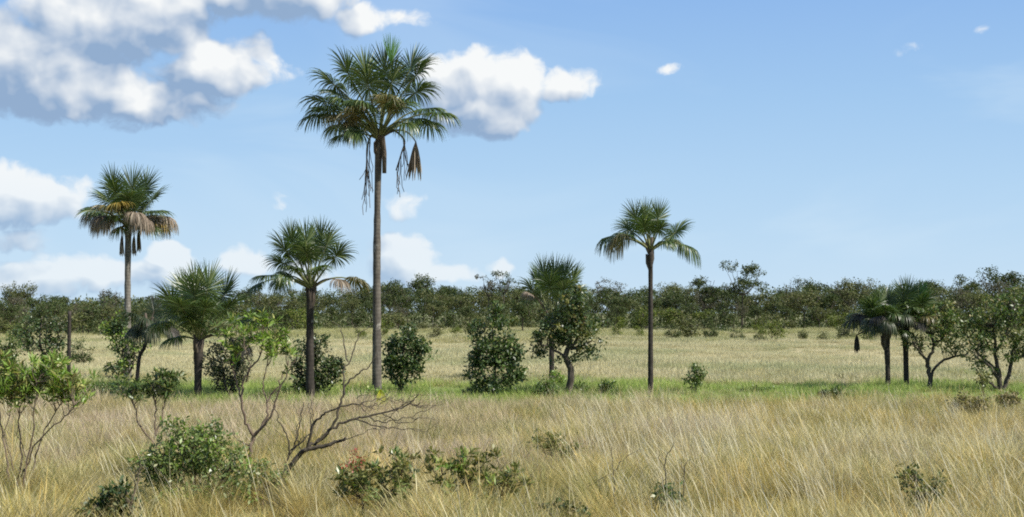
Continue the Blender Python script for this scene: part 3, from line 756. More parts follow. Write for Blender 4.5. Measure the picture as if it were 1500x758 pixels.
# slender palm on the right of the centre
root, b, heart, r = palm('slender fan palm standing alone right of centre with leaves drooping both sides', 52, (953, 578),
    [(953, 520), (953, 440), (953, 368)], (4.2, 4.1, 3.8, 3.5, 3.4, 4.2), [
    (948, 326, 0.2, 34, 0.05, g_, 0), (962, 326, -0.2, 34, 0.1, g_, 0), (934, 328, -0.2, 34, 0.3, g_, 0.03), (954, 332, 0.6, 34, 0.2, g_, 0), (926, 338, 0.3, 30, 0.6, g_, .1),
    (942, 338, -0.8, 32, 0.5, g_, 0.05), (962, 340, -0.8, 30, 0.7, g_, 0.1), (986, 344, 0.1, 34, 0.5, g_, -0.05), (922, 348, -0.2, 40, 1.6, g_, 0.15),
    (906, 348, 0.3, 44, 1.7, g_, 0.22), (914, 352, -.5, 44, 1.9, o_, .25), (997, 358, 0.0, 46, 1.9, g_, 0.3), (980, 352, 0.4, 34, 1.5, g_, 0.2),
    (968, 356, -0.5, 28, 1.6, g_, 0.2)], 107, 'trunk_dark', stubs=5, fill=0, fillR=28)
# two palms at the right
root, b, heart, r = palm('dark palm at the right with a shaggy skirt and one withered leaf dangling left', 55, (1301, 572),
    [(1300, 530), (1298, 488)], (3.6, 3.6, 3.9, 6), [
    (1292, 448, 0.2, 30, 0.2, g_, 0), (1278, 454, -0.3, 30, 0.6, g_, 0.1), (1304, 450, 0.3, 30, 0.3, g_, 0.05), (1288, 458, -0.9, 30, 0.8, g_, 0.1),
    (1270, 464, 0.1, 30, 1.3, k_, 0.25), (1282, 466, -0.7, 30, 1.5, k_, 0.25), (1298, 464, -0.8, 28, 1.3, g_, 0.2), (1312, 466, 0.5, 28, 1.5, k_, 0.25),
    (1264, 468, 0.3, 36, 1.6, 'palm_dark', .3), (1276, 470, -.6, 36, 1.7, 'palm_dark', .3), (1290, 470, -.9, 34, 1.7, 'palm_dark', .25), (1310, 466, -.5, 34, 1.5, 'palm_dark', .25), (1304, 446, 0.5, 32, .6, g_, 0.05), (1268, 462, 0.7, 32, 1.4, g_, 0.25), (1292, 454, 0.8, 30, 0.6, g_, 0.1)], 108, 'trunk_dark', stubs=14, fill=12, fillR=32)
dead_fan(root, b, 55, heart, (1275, 480), (1255, 491), 26, 31, 'palm_grey', 0, 0.22)
root, b, heart, r = palm('right hand palm with bright green upright fans touching the airy forked tree', 55.5, (1328, 573),
    [(1327, 530), (1326, 482)], (3.9, 3.7, 3.9, 5.5), [
    (1332, 438, 0.3, 32, 0.05, g_, 0), (1320, 440, -0.3, 30, 0.2, g_, 0), (1345, 442, 0.2, 32, 0.15, 'palm_spear', 0), (1338, 448, -0.8, 32, 0.4, g_, 0.1),
    (1316, 452, 0.3, 30, 0.7, g_, 0.1), (1352, 452, 0.4, 30, 0.6, g_, 0.1), (1325, 458, -0.8, 28, 1.0, g_, 0.15), (1345, 465, -0.6, 28, 1.3, o_, 0.2),
    (1312, 470, -0.2, 26, 1.7, k_, 0.25), (1335, 472, -0.6, 26, 1.8, k_, 0.25), (1325, 445, 0.9, 32, 0.4, g_, 0.05)], 109, 'trunk_dark', stubs=12, fill=10, fillR=32)

# ------------------------------------------------------------------ trees and shrubs seen one by one
def plant(name, label, cat, Y, base, stems, blobs, clumps, per, L, wid, leaf, seed, bark='bark', crad=None, group=None, whorl=False, up=0.6,
          twig=0.006, parts=('trunk', 'crown'), deep=1.0, shell=0.5, leaf2=None, twigs=True):
    """stems: [(photo points, start radius px, end radius px, depth shift m)], blobs: foliage masses (px, py, rx, ry)"""
    r = rs(seed); k = mpp(Y)
    b = at(base[0], base[1], Y); b[2] = ground_z(b[0], b[1]) if Y < 300 else 0
    root = thing(name, label, cat, b, group)
    sg = Geo(); sp_all = []
    for st in stems:
        pp, r0, r1 = st[:3]; dep = st[3] if len(st) > 3 else 0.0
        q = np.array([at(x, y, Y) for (x, y) in pp])
        q[:, 1] += np.linspace(0, dep, len(q))
        c = spline(q, 5)
        c[1:-1] += r.normal(size=(len(c) - 2, 3)) * 0.012 * np.sqrt(Y / 22)
        tube(sg, c, np.linspace(r0, r1, len(c)) * k, 7 if r0 * k > 0.03 else 5, True)
        sp_all.append(c)
    S = np.concatenate(sp_all) if sp_all else b[None]
    if blobs:
        more = []
        for bl in blobs:
            for q in range(4):
                a_ = r.rand() * 2 * np.pi; f_ = r.uniform(0.85, 1.25)
                more.append((bl[0] + bl[2] * f_ * math.cos(a_), bl[1] - bl[3] * f_ * math.sin(a_) * (1 if math.sin(a_) > 0 else 0.6), bl[2] * r.uniform(.15, .36), bl[3] * r.uniform(.15, .36)))
        blobs = [(bl[0], bl[1], bl[2] * 0.9, bl[3] * 0.9) for bl in blobs] + more
        clumps = int(clumps * 0.92)
        ar = np.array([bl[2] * bl[3] for bl in blobs], float); pr = ar / ar.sum()
        cen = []
        for bi in r.choice(len(blobs), clumps, p=pr):
            bx, by, rx, ry = blobs[bi][:4]
            o = unit(r.normal(size=3)); rr = r.rand() ** (1 / 3 if shell == 0 else 1 / (3 + 4 * shell))
            c = at(bx, by, Y)
            c = c + o * rr * np.array([rx * k, rx * k * deep, ry * k])
            cen.append(c)
        cen = np.array(cen)
        cen[:, 2] = np.maximum(cen[:, 2], b[2] + 0.04)
        cr = (crad or 0.2) * (0.6 + 0.8 * r.rand(len(cen)))
        lg = Geo()
        sel = r.rand(len(cen)) < (0.25 if leaf2 else 0)
        if twigs:
            for c in cen:
                j = np.argmin(np.linalg.norm((S - c) * np.array([1, 1, 0.8]) + UP * 0.15, axis=1))
                a = S[j]; mid = (a + c) / 2 - UP * 0.08 * np.linalg.norm(c - a) + r.normal(size=3) * 0.05 * np.linalg.norm(c - a)
                tube(sg, spline([a, mid, c], 3), np.linspace(twig * 1.8, twig * 0.6, 7), 4)
        leaves(lg, r, cen[~sel], per, crad if whorl else cr[~sel], L, wid, up, whorl=whorl)
        link(parts[1], lg.mesh(parts[1], M[leaf], b), root)
        if sel.any():
            lg2 = Geo(); leaves(lg2, r, cen[sel], per, crad if whorl else cr[sel], L, wid, up, whorl=whorl)
            link(parts[1], lg2.mesh(parts[1], M[leaf2], b), root)
    if sg.n:
        link(parts[0], sg.mesh(parts[0], M[bark], b), root)
    return root, b, r

SH = ('stem', 'foliage')
MID = 'bushes and small trees among the palms'
plant('bush', 'dense round dark bush right behind the trunk of the tallest palm', 'bush', 53, (590, 578),
      [([(588, 578), (588, 540), (592, 500)], 3, 1.5), ([(588, 572), (600, 540), (612, 505)], 2, 1), ([(588, 572), (575, 545), (568, 515)], 2, 1)],
      [(590, 515, 26, 36), (606, 520, 20, 28), (574, 528, 15, 30), (590, 550, 26, 18), (615, 508, 12, 14)], 165, 20, 0.15, 0.075, 'leaf_dark', 201, crad=0.22, group=MID, parts=SH, leaf2='leaf_mid')
plant('bush', 'dark green conical bush on the green strip between two palms', 'bush', 51, (724, 582),
      [([(724, 582), (724, 540), (722, 480)], 3, 1), ([(724, 575), (705, 545), (698, 520)], 2, 1), ([(724, 575), (745, 545), (755, 515)], 2, 1)],
      [(722, 490, 22, 30), (715, 515, 28, 26), (738, 512, 26, 28), (726, 545, 38, 32), (700, 558, 20, 20), (752, 535, 16, 24), (728, 470, 16, 12)], 255, 22, 0.14, 0.07, 'leaf_dark', 202, crad=0.22, group=MID, parts=SH, leaf2='leaf_mid')
plant('small_tree', 'small round tree with a curved dark trunk in front of the tufted palm', 'tree', 51.5, (832, 580),
      [([(833, 580), (836, 545), (829, 522), (836, 505)], 5.5, 3.5), ([(836, 508), (850, 490), (860, 470)], 2.6, 1), ([(834, 508), (818, 490), (812, 470)], 2.6, 1, .4),
       ([(830, 525), (810, 512), (793, 505)], 2.2, 1, -.3), ([(836, 512), (855, 505), (868, 500)], 2.2, 1, .3), ([(836, 505), (835, 480), (838, 455)], 2.4, 1)],
      [(835, 458, 24, 24), (818, 478, 26, 22), (854, 475, 24, 22), (800, 497, 22, 20), (862, 500, 16, 16), (836, 490, 26, 20), (790, 516, 9, 8), (848, 518, 12, 12), (835, 440, 18, 16), (816, 524, 9, 9), (866, 515, 9, 12)], 270, 20, 0.13, 0.065, 'leaf_dark', 203, crad=0.2, group=MID, leaf2='leaf_olive')
plant('bush', 'grey green bush hugging the trunk of the middle palm', 'bush', 50.5, (462, 586),
      [([(462, 586), (470, 560), (482, 535)], 2.5, 1), ([(458, 584), (445, 560), (440, 530)], 2, 1), ([(462, 586), (462, 545), (462, 505)], 2, 1)],
      [(480, 545, 22, 22), (446, 520, 17, 40), (468, 508, 16, 22), (445, 562, 14, 18), (490, 538, 13, 14), (470, 570, 16, 12)], 200, 20, 0.12, 0.065, 'leaf_dark', 204, crad=0.2, group=MID, parts=SH, leaf2='leaf_grey')
plant('bush', 'dusky grey leaved bush right of the short spiky palm', 'bush', 50, (332, 584),
      [([(333, 584), (330, 560), (325, 530)], 2.5, 1), ([(334, 582), (342, 555), (350, 525)], 2, 1)],
      [(322, 528, 24, 18), (345, 518, 24, 22), (335, 545, 30, 20), (312, 542, 12, 10), (333, 565, 18, 16)], 170, 18, 0.11, 0.06, 'leaf_grey', 205, crad=0.2, group=MID, parts=SH, leaf2='leaf_dark')
plant('bush', 'green leafy bush climbing round the foot of the left palm trunk', 'bush', 61, (184, 556),
      [([(184, 556), (180, 520), (178, 475)], 2, 1), ([(186, 556), (196, 530), (196, 500)], 2, 1)],
      [(172, 474, 17, 17), (178, 494, 20, 18), (186, 520, 14, 20), (174, 542, 18, 16), (200, 508, 9, 12)], 105, 18, 0.15, 0.08, 'leaf_dark', 206, crad=0.24, group=MID, parts=SH, leaf2='leaf_bright')
plant('small_tree', 'thin airy tree at the far left beside a bare post', 'tree', 58, (62, 566),
      [([(62, 566), (64, 530), (58, 500)], 2.5, 1.5), ([(63, 525), (76, 505), (88, 485)], 1.8, .8), ([(60, 512), (45, 495), (35, 480)], 1.6, .8), ([(58, 500), (60, 480), (62, 465)], 1.4, .7)],
      [(40, 485, 22, 18), (65, 472, 24, 14), (84, 488, 18, 18), (58, 505, 30, 14), (72, 525, 16, 14)], 110, 16, 0.15, 0.08, 'leaf_dark', 207, crad=0.25, group=MID, leaf2='leaf_grey')
plant('small_tree', 'airy tree with a forked brown trunk right of the twin palms', 'tree', 55, (1362, 575),
      [([(1362, 575), (1362, 550), (1358, 528)], 4, 3), ([(1359, 530), (1345, 515), (1332, 500)], 2.4, 1, -.4), ([(1359, 530), (1368, 505), (1360, 480), (1364, 458)], 2.6, 1),
       ([(1363, 558), (1370, 540), (1385, 528), (1405, 522), (1420, 520)], 2.4, 1.2, .3), ([(1366, 505), (1385, 495), (1398, 480)], 1.8, .8, .4), ([(1362, 490), (1345, 475), (1342, 460)], 1.8, .8, .2)],
      [(1352, 465, 22, 20), (1375, 455, 20, 16), (1392, 480, 22, 20), (1358, 495, 24, 14), (1390, 505, 22, 12), (1338, 508, 14, 12), (1372, 480, 22, 18), (1408, 512, 12, 9)], 200, 14, 0.13, 0.065, 'leaf_mid', 208, crad=0.2, group=MID, leaf2='leaf_olive')
plant('small_tree', 'broad airy tree with several twisted stems at the right edge of the strip', 'tree', 54, (1467, 577),
      [([(1465, 577), (1463, 545), (1458, 515), (1455, 480)], 4.2, 1.6), ([(1468, 577), (1480, 545), (1488, 510), (1500, 480)], 3.6, 1.4, .3), ([(1463, 555), (1445, 535), (1428, 525)], 3, 1.2, -.4),
       ([(1462, 545), (1438, 520), (1420, 490)], 2.6, 1, .5), ([(1484, 530), (1505, 515), (1520, 500)], 2.4, 1, -.3), ([(1458, 515), (1470, 490), (1478, 455)], 2.2, .9, -.5), ([(1462, 570), (1448, 560), (1435, 556)], 2, 1)],
      [(1450, 465, 26, 26), (1480, 455, 26, 26), (1425, 495, 20, 22), (1500, 485, 24, 26), (1460, 500, 30, 16), (1430, 530, 16, 14), (1445, 548, 16, 10), (1512, 510, 18, 16), (1480, 520, 16, 12), (1420, 475, 12, 12), (1500, 445, 16, 14)],
      380, 15, 0.13, 0.065, 'leaf_mid', 209, crad=0.21, group=MID, leaf2='leaf_olive')
plant('sapling', 'little upright sapling on the green strip right of the slender palm', 'sapling', 53, (1019, 580),
      [([(1019, 580), (1019, 560), (1020, 540)], 1.2, .6)], [(1020, 545, 12, 12), (1016, 560, 11, 12), (1026, 552, 8, 8)], 60, 13, 0.11, 0.055, 'leaf_mid', 210, crad=0.16, parts=SH)
plant('sapling', 'spindly young sapling beside the foot of the broad airy tree', 'sapling', 47, (1441, 592),
      [([(1441, 592), (1440, 570), (1440, 552)], 1.0, .5)], [(1438, 552, 10, 8), (1442, 565, 4, 8)], 16, 9, 0.13, 0.05, 'leaf_olive', 211, crad=0.14, parts=SH)
for (x, y, w, h, Y, lab, lf) in [
        (803, 570, 15, 16, 50.5, 'low green bush at the left foot of the curved trunk tree', 'leaf_mid'), (815, 556, 12, 14, 57, 'pale leafy bush just behind the curved trunk tree', 'leaf_bright'),
        (852, 570, 12, 10, 52, 'low scrubby bush at the right foot of the curved trunk tree', 'leaf_mid'), (890, 568, 12, 9, 53, 'small low bush halfway between curved tree and slender palm', 'leaf_mid'),
        (690, 575, 12, 9, 52, 'low bush at the left foot of the conical bush', 'leaf_dark'),
        (1060, 486, 20, 12, 195, 'dark round bush at the far edge of the straw field', 'leaf_dark'),
        (1225, 577, 9, 9, 41, 'small green seedling bush in pale grass before the strip', 'leaf_mid'),
        (1210, 578, 8, 5, 47, 'tiny dark clump in the pale grass before the strip', 'leaf_dark'),
        (1420, 592, 26, 11, 36.5, 'low brownish spreading bush in pale grass at the right', 'leaf_brown'),
        (1478, 583, 14, 9, 40, 'small brown scrub beside the right edge of the strip', 'leaf_brown'),
        (1478, 568, 10, 9, 60, 'small green bush behind the broad airy tree', 'leaf_mid'),
        (1138, 490, 12, 7, 185, 'low olive bush out in the straw field below the wood', 'leaf_olive'),
        (905, 578, 8, 6, 52, 'tiny leafy clump beside the slender palm', 'leaf_mid'),
        (1105, 574, 22, 7, 54, 'dark rushy clump in the green strip', 'leaf_mid'), (1240, 556, 13, 5, 62, 'dry brown scrub where strip meets straw field', 'leaf_brown'),
        (10, 515, 16, 30, 50, 'green bush cut by the left edge of the picture', 'leaf_mid'), (150, 575, 24, 16, 50, 'low green thicket bush on the strip at the left', 'leaf_mid'),
        (235, 570, 26, 14, 49, 'low dark bush left of the short spiky palm', 'leaf_mid'), (545, 582, 20, 16, 47, 'leafy green bush at the foot of the tallest palm', 'leaf_bright'),
        (420, 574, 14, 8, 52, 'small low bush left of the middle palm', 'leaf_mid')]:
    k = mpp(Y); sc = 1 if Y < 100 else 2.2
    plant('low_bush' if h < 14 else 'bush', lab, 'bush', Y, (x, y + h), [([(x, y + h), (x, y)], 1.0, .5)], [(x - w * .3, y, w * .7, h * .8), (x + w * .3, y + h * .1, w * .7, h * .85), (x, y + h * .4, w, h * .6)],
          int(30 + w * h * 0.22), 13, 0.10 * sc, 0.05 * sc, lf, 300 + x, crad=0.15 * sc, parts=SH, twigs=Y < 100)
# one big yellow green leaf at the foot of the tallest palm
o = thing('broadleaf_plant', 'single bright yellow green upright leaf at the foot of the tallest palm', 'plant', at(559, 592, 42) * np.array([1, 1, 0]))
yg = Geo(); b = np.array(o.location); p0 = at(559, 602, 42); p1 = at(557, 571, 42)
rows = np.linspace(0, 1, 8); wv = np.array([.2, .6, .9, 1, 1, .85, .5, .05]) * 7 * mpp(42)
c = p0 + (p1 - p0) * rows[:, None] + np.array([0, 0.12, 0]) * (rows ** 2)[:, None]
v = np.stack([c - np.array([1, -.3, 0]) * wv[:, None], c + np.array([0, .06, 0]), c + np.array([1, .3, 0]) * wv[:, None]], 1)
i0 = (np.arange(7) * 3)[:, None] + np.arange(2)[None]
yg.add(v, [np.stack([i0, i0 + 1, i0 + 4, i0 + 3], -1).reshape(-1, 4)])
link('leaf', yg.mesh('leaf', M['leaf_yellow'], b), o)
sgm = Geo(); tube(sgm, np.array([b, p0 * .5 + b * .5, p0]), [0.02, 0.018, 0.015], 6)
link('stem', sgm.mesh('stem', M['petiole'], b), o)
# bare post at the left
o = thing('dead_palm_trunk', 'bare dead palm trunk standing like a post at the left', 'dead trunk', at(101, 572, 52) * np.array([1, 1, 0]))
b = np.array(o.location); pg = Geo()
pp = spline([b, at(101, 520, 52), at(102, 456, 52)], 8)
tube(pg, pp, np.linspace(3.1, 2.5, len(pp)) * mpp(52) * (1 + 0.05 * rs(4).normal(size=len(pp))), 12, True)
link('trunk', pg.mesh('trunk', M['trunk_dark'], b), o)

# ------------------------------------------------------------------ foreground shrubs
FG = 'shrubs of the foreground grass'
plant('tall_shrub', 'tall light green shrub with bare slanting stems at the left edge', 'shrub', 22, (20, 735),
      [([(15, 735), (10, 680), (2, 620), (-5, 570)], 1.86, 0.72), ([(20, 735), (28, 680), (22, 620), (28, 570)], 1.61, 0.60, .3), ([(30, 730), (45, 660), (55, 600), (60, 560)], 1.61, 0.60, -.2),
       ([(30, 700), (60, 645), (100, 610), (120, 590)], 1.36, 0.60, -.3), ([(48, 690), (60, 640), (80, 600), (90, 575)], 1.24, 0.48, .2), ([(20, 690), (8, 640), (18, 590)], 0.99, 0.42),
       ([(38, 670), (25, 630), (40, 580)], 0.87, 0.36), ([(-10, 690), (10, 720), (35, 745), (45, 760)], 1.36, 0.72)],
      [(5, 555, 34, 36), (40, 545, 32, 32), (80, 555, 30, 30), (112, 572, 24, 28), (25, 580, 34, 24), (60, 575, 30, 22), (-30, 560, 34, 50)],
      230, 14, 0.15, 0.03, 'leaf_bright', 401, 'bark_stem', crad=0.10, group=FG, whorl=True, up=0.75, parts=SH, leaf2='leaf_olive', twig=0.004, shell=.2)
plant('tall_shrub', 'dark topped shrub with thin forked stems left of the short spiky palm', 'shrub', 28, (222, 680),
      [([(225, 690), (226, 640), (228, 600), (225, 570)], 1.6, .8), ([(226, 650), (205, 625), (195, 590), (192, 575)], 1.5, .7), ([(227, 640), (236, 605), (240, 580)], 1.4, .7, .2)],
      [(190, 568, 24, 14), (225, 565, 26, 18), (248, 566, 18, 18), (210, 580, 30, 10), (235, 552, 18, 10)], 75, 12, 0.14, 0.036, 'leaf_mid', 402, 'bark_stem', crad=0.10, group=FG, whorl=True, up=0.6, parts=SH, leaf2='leaf_dark', twig=0.004)
plant('tall_shrub', 'tall leggy shrub with twisted bare stems and leaf tufts above the round bush', 'shrub', 24, (362, 700),
      [([(362, 705), (366, 660), (370, 640), (358, 612), (354, 580), (358, 555), (380, 520), (388, 490)], 3, .8), ([(368, 645), (388, 615), (392, 585), (408, 560), (418, 530)], 2.2, .7, .3),
       ([(370, 640), (398, 610), (410, 575), (425, 545), (440, 520)], 2, .6, -.3), ([(355, 590), (345, 560), (340, 535), (352, 505)], 1.5, .6, .2), ([(392, 590), (385, 560), (392, 535), (402, 505)], 1.3, .5),
       ([(360, 560), (368, 535), (362, 505)], 1.2, .5, -.3), ([(366, 655), (345, 640), (335, 615)], 1, .4)],
      [(345, 500, 28, 20), (385, 490, 30, 20), (362, 478, 24, 14), (405, 520, 22, 18), (330, 490, 14, 16), (388, 470, 20, 10), (350, 525, 12, 12), (425, 515, 10, 10), (430, 548, 10, 10)],
      80, 12, 0.15, 0.036, 'leaf_bright', 403, 'bark_stem', crad=0.09, group=FG, whorl=True, up=0.7, parts=SH, leaf2='leaf_mid', twig=0.0035)
plant('bush', 'round glossy green bush standing low in the left foreground grass', 'bush', 21, (290, 758),
      [([(290, 758), (285, 710), (280, 660)], 3, 1), ([(290, 758), (250, 710), (225, 680)], 2, .8, .2), ([(290, 758), (330, 700), (350, 670)], 2, .8, -.2), ([(290, 758), (310, 690), (320, 640)], 2, .8)],
      [(285, 640, 42, 34), (250, 675, 44, 38), (320, 670, 44, 40), (285, 700, 78, 40), (225, 690, 26, 32), (350, 690, 24, 28), (285, 655, 50, 40)],
      300, 16, 0.08, 0.036, 'leaf_gloss', 404, 'bark_stem', crad=0.12, group=FG, parts=SH, leaf2='leaf_bright', twig=0.003)
plant('bush', 'glossy low bush trailing right of the round bush below the leggy shrub', 'bush', 21.5, (390, 735),
      [([(385, 740), (388, 700), (390, 680)], 1.5, .6)], [(378, 690, 22, 16), (366, 705, 22, 18), (405, 698, 14, 10)], 42, 12, 0.075, 0.036, 'leaf_gloss', 405, 'bark_stem', crad=0.11, group=FG, parts=SH, twig=0.003)
plant('bush', 'dark leaved low bush at the bottom edge below the round bush', 'bush', 18, (160, 790),
      [([(165, 790), (165, 750), (168, 720)], 2, .8), ([(190, 790), (195, 740), (202, 700), (205, 680)], 1.5, .5)], [(170, 730, 22, 20), (150, 750, 30, 18), (185, 748, 18, 18)], 95, 12, 0.085, 0.04, 'leaf_dark', 406, 'bark_stem', crad=0.1, group=FG, parts=SH, leaf2='leaf_brown', twig=0.003)
root, b, r = plant('low_shrub', 'low leafy shrub with a red flower head in the centre foreground', 'shrub', 20, (540, 770),
      [([(535, 775), (530, 720), (522, 690)], 1.8, .7), ([(545, 775), (575, 715), (590, 685)], 1.5, .6)],
      [(525, 700, 36, 22), (580, 692, 36, 24), (555, 715, 50, 24), (600, 680, 16, 14), (505, 715, 18, 18)], 105, 12, 0.11, 0.038, 'leaf_olive', 407, 'bark_stem', crad=0.1, group=FG, whorl=True, up=0.6, parts=SH, leaf2='leaf_gloss', twig=0.003)
fc = np.array([at(x, y - 7, 19.5) for (x, y) in [(518, 676), (524, 682), (512, 688), (526, 690), (518, 694), (505, 690), (530, 678), (521, 668)]])
fg = Geo(); leaves(fg, r, fc, 14, 0.075, 0.045, 0.02, 0.5, whorl=False)
link('flower_head', fg.mesh('flower_head', M['leaf_red'], b), root)
plant('low_shrub', 'wide low shrub with long upright leaves right of the red flower', 'shrub', 20, (690, 765),
      [([(650, 770), (648, 720), (645, 680)], 1.4, .6), ([(690, 770), (688, 715), (684, 670)], 1.4, .6), ([(720, 770), (735, 720), (745, 690)], 1.4, .6, .2)],
      [(645, 685, 26, 26), (685, 680, 30, 26), (715, 695, 30, 24), (745, 700, 22, 22), (690, 715, 60, 18), (668, 668, 12, 12)], 100, 12, 0.12, 0.034, 'leaf_olive', 408, 'bark_stem', crad=0.1, group=FG, whorl=True, up=0.7, parts=SH, leaf2='leaf_bright', twig=0.003)
plant('low_shrub', 'faint dark shrub nestled in grass right of the wide low shrub', 'shrub', 26, (810, 690),
      [([(810, 690), (810, 655)], 1.2, .5)], [(800, 648, 26, 14), (820, 655, 26, 16)], 60, 10, 0.1, 0.03, 'leaf_olive', 409, 'bark_stem', crad=0.1, group=FG, whorl=True, parts=SH, twig=0.003)
plant('low_shrub', 'small blackish leaved shrub deep in the grass right of centre', 'shrub', 20, (975, 770),
      [([(975, 770), (973, 730), (970, 700)], 1.6, .6)], [(970, 718, 8, 18), (985, 724, 8, 16)], 28, 10, 0.09, 0.04, 'leaf_mid', 410, 'bark_stem', crad=0.08, group=FG, parts=SH, twig=0.003)
plant('low_shrub', 'sparse olive shrub poking out of the grass at lower right', 'shrub', 19.5, (1350, 775),
      [([(1350, 775), (1348, 730), (1340, 700)], 1.5, .5), ([(1352, 775), (1365, 730), (1375, 700)], 1.3, .5)], [(1320, 698, 12, 12), (1345, 705, 26, 16), (1370, 715, 24, 18), (1350, 728, 28, 16), (1335, 690, 14, 8)],
      62, 9, 0.075, 0.035, 'leaf_olive', 411, 'bark_stem', crad=0.1, group=FG, parts=SH, leaf2='leaf_dark', twig=0.003)
plant('low_shrub', 'brown and green low shrub at the bottom edge left of the twigs', 'shrub', 18.5, (830, 790),
      [([(825, 790), (822, 745)], 1.3, .5)], [(815, 748, 26, 12), (845, 752, 20, 10)], 40, 10, 0.08, 0.035, 'leaf_brown', 412, 'bark_stem', crad=0.09, group=FG, parts=SH, leaf2='leaf_dark', twig=0.003)
def bare(name, label, cat, Y, base, stems, seed, bark='bark_dead', group=None):
    if cat == 'twig':
        stems = [(q[0], q[1] * .65, q[2] * .7, *q[3:]) for q in stems]
    return plant(name, label, cat, Y, base, stems, [], 0, 0, 0, 0, 'leaf_dark', seed, bark, group=group, parts=('stem', 'foliage'))
r = rs(77)
st = [([(412, 700), (424, 686), (440, 664), (452, 657)], 6.5, 6.0), ([(450, 658), (475, 654), (495, 648), (507, 641)], 5.6, 3.0), ([(448, 659), (470, 643), (490, 625), (515, 615), (540, 610), (575, 603), (600, 590), (612, 578)], 4.2, 1.2, .3),
      ([(450, 656), (462, 620), (478, 605), (500, 595), (528, 591), (545, 597)], 3.2, 1.2, -.2), ([(465, 648), (490, 620), (500, 585), (508, 560), (528, 545), (542, 535), (550, 520)], 3.4, 1.0, .2),
      ([(505, 578), (503, 545), (512, 528), (520, 500), (524, 488), (540, 478)], 2.2, .7, .4), ([(510, 530), (502, 505), (495, 480), (480, 470)], 1.8, .6, .4), ([(452, 655), (455, 615), (452, 590)], 1.8, .8),
      ([(520, 614), (550, 625), (580, 630), (620, 632)], 1.8, .6, .3), ([(540, 610), (560, 618), (590, 612), (625, 600), (650, 590)], 1.6, .5, -.3), ([(575, 603), (590, 598), (600, 580), (605, 560)], 1.4, .5, .2),
      ([(560, 606), (585, 620), (615, 615), (640, 620)], 1.3, .4, .4), ([(495, 648), (520, 640), (550, 628), (560, 640)], 1.2, .4), ([(440, 664), (432, 640), (436, 615), (425, 595)], 1.4, .5, .3),
      ([(600, 590), (620, 595), (645, 580)], 1.1, .35, .2), ([(528, 591), (555, 585), (575, 575), (590, 578)], 1.2, .4, .4), ([(524, 488), (515, 470), (520, 455)], .8, .3)]
for i in range(22):
    x, y = r.uniform(520, 610), r.uniform(580, 632); a = r.uniform(-0.6, 0.5); l = r.uniform(20, 48)
    st.append(([(x, y), (x + l * .5 * math.cos(a), y - l * .5 * math.sin(a) + r.normal() * 3), (x + l * math.cos(a + .3), y - l * math.sin(a + .3))], .9, .3, r.normal() * .3))
bare('dead_branch', 'dead bare bush leaning right with dark twisting branches in the centre left', 'dead bush', 22, (416, 742), [([(404, 742), (412, 700)], 5.0, 4.4)] + [(q[0], q[1] * .66, q[2] * .55, *q[3:]) for q in st], 500)
bare('bare_shrub', 'thin leafless shrub just left of the dead leaning bush', 'bare shrub', 23, (416, 715),
     [([(412, 720), (418, 680), (432, 650), (440, 620), (445, 590)], 1.8, .6), ([(430, 655), (450, 640), (456, 615), (452, 585)], 1.4, .5, .2), ([(425, 665), (420, 635), (408, 610), (402, 585)], 1.4, .5, -.2), ([(424, 668), (440, 645), (447, 640)], 1, .4)], 501)
bare('bare_twig', 'bare forked twig standing in grass left of the blackish shrub', 'twig', 20, (899, 765), [([(899, 765), (900, 700), (896, 655)], 1.5, .5), ([(900, 690), (915, 672), (935, 660)], .9, .4), ([(899, 695), (880, 700), (850, 722)], .8, .4)], 502)
bare('bare_twig', 'bare reddish twig rising just above the blackish shrub', 'twig', 20.5, (976, 770), [([(974, 770), (974, 680), (982, 660), (988, 648)], 1.5, .6), ([(975, 690), (965, 670), (966, 650)], .8, .3)], 503)
bare('bare_twig', 'bare bent twig right of the blackish shrub', 'twig', 20, (1003, 770), [([(1002, 770), (1002, 690), (1010, 672)], 1.4, .5), ([(1002, 695), (996, 672)], .9, .4)], 504)
bare('bare_twig', 'dark bare twig at the bottom centre right of the wide low shrub', 'twig', 19, (768, 780), [([(766, 780), (770, 730), (778, 710)], 1.5, .6), ([(769, 740), (760, 715)], .8, .3), ([(790, 790), (788, 730), (792, 695)], .9, .4)], 505)
bare('bare_twig', 'pale bare twig standing in the grass left of the round bush', 'twig', 20, (196, 780), [([(195, 780), (196, 720), (204, 685), (202, 660)], 1.8, .5), ([(197, 715), (215, 690)], 1, .4), ([(198, 700), (205, 670), (222, 652)], .8, .3)], 506)

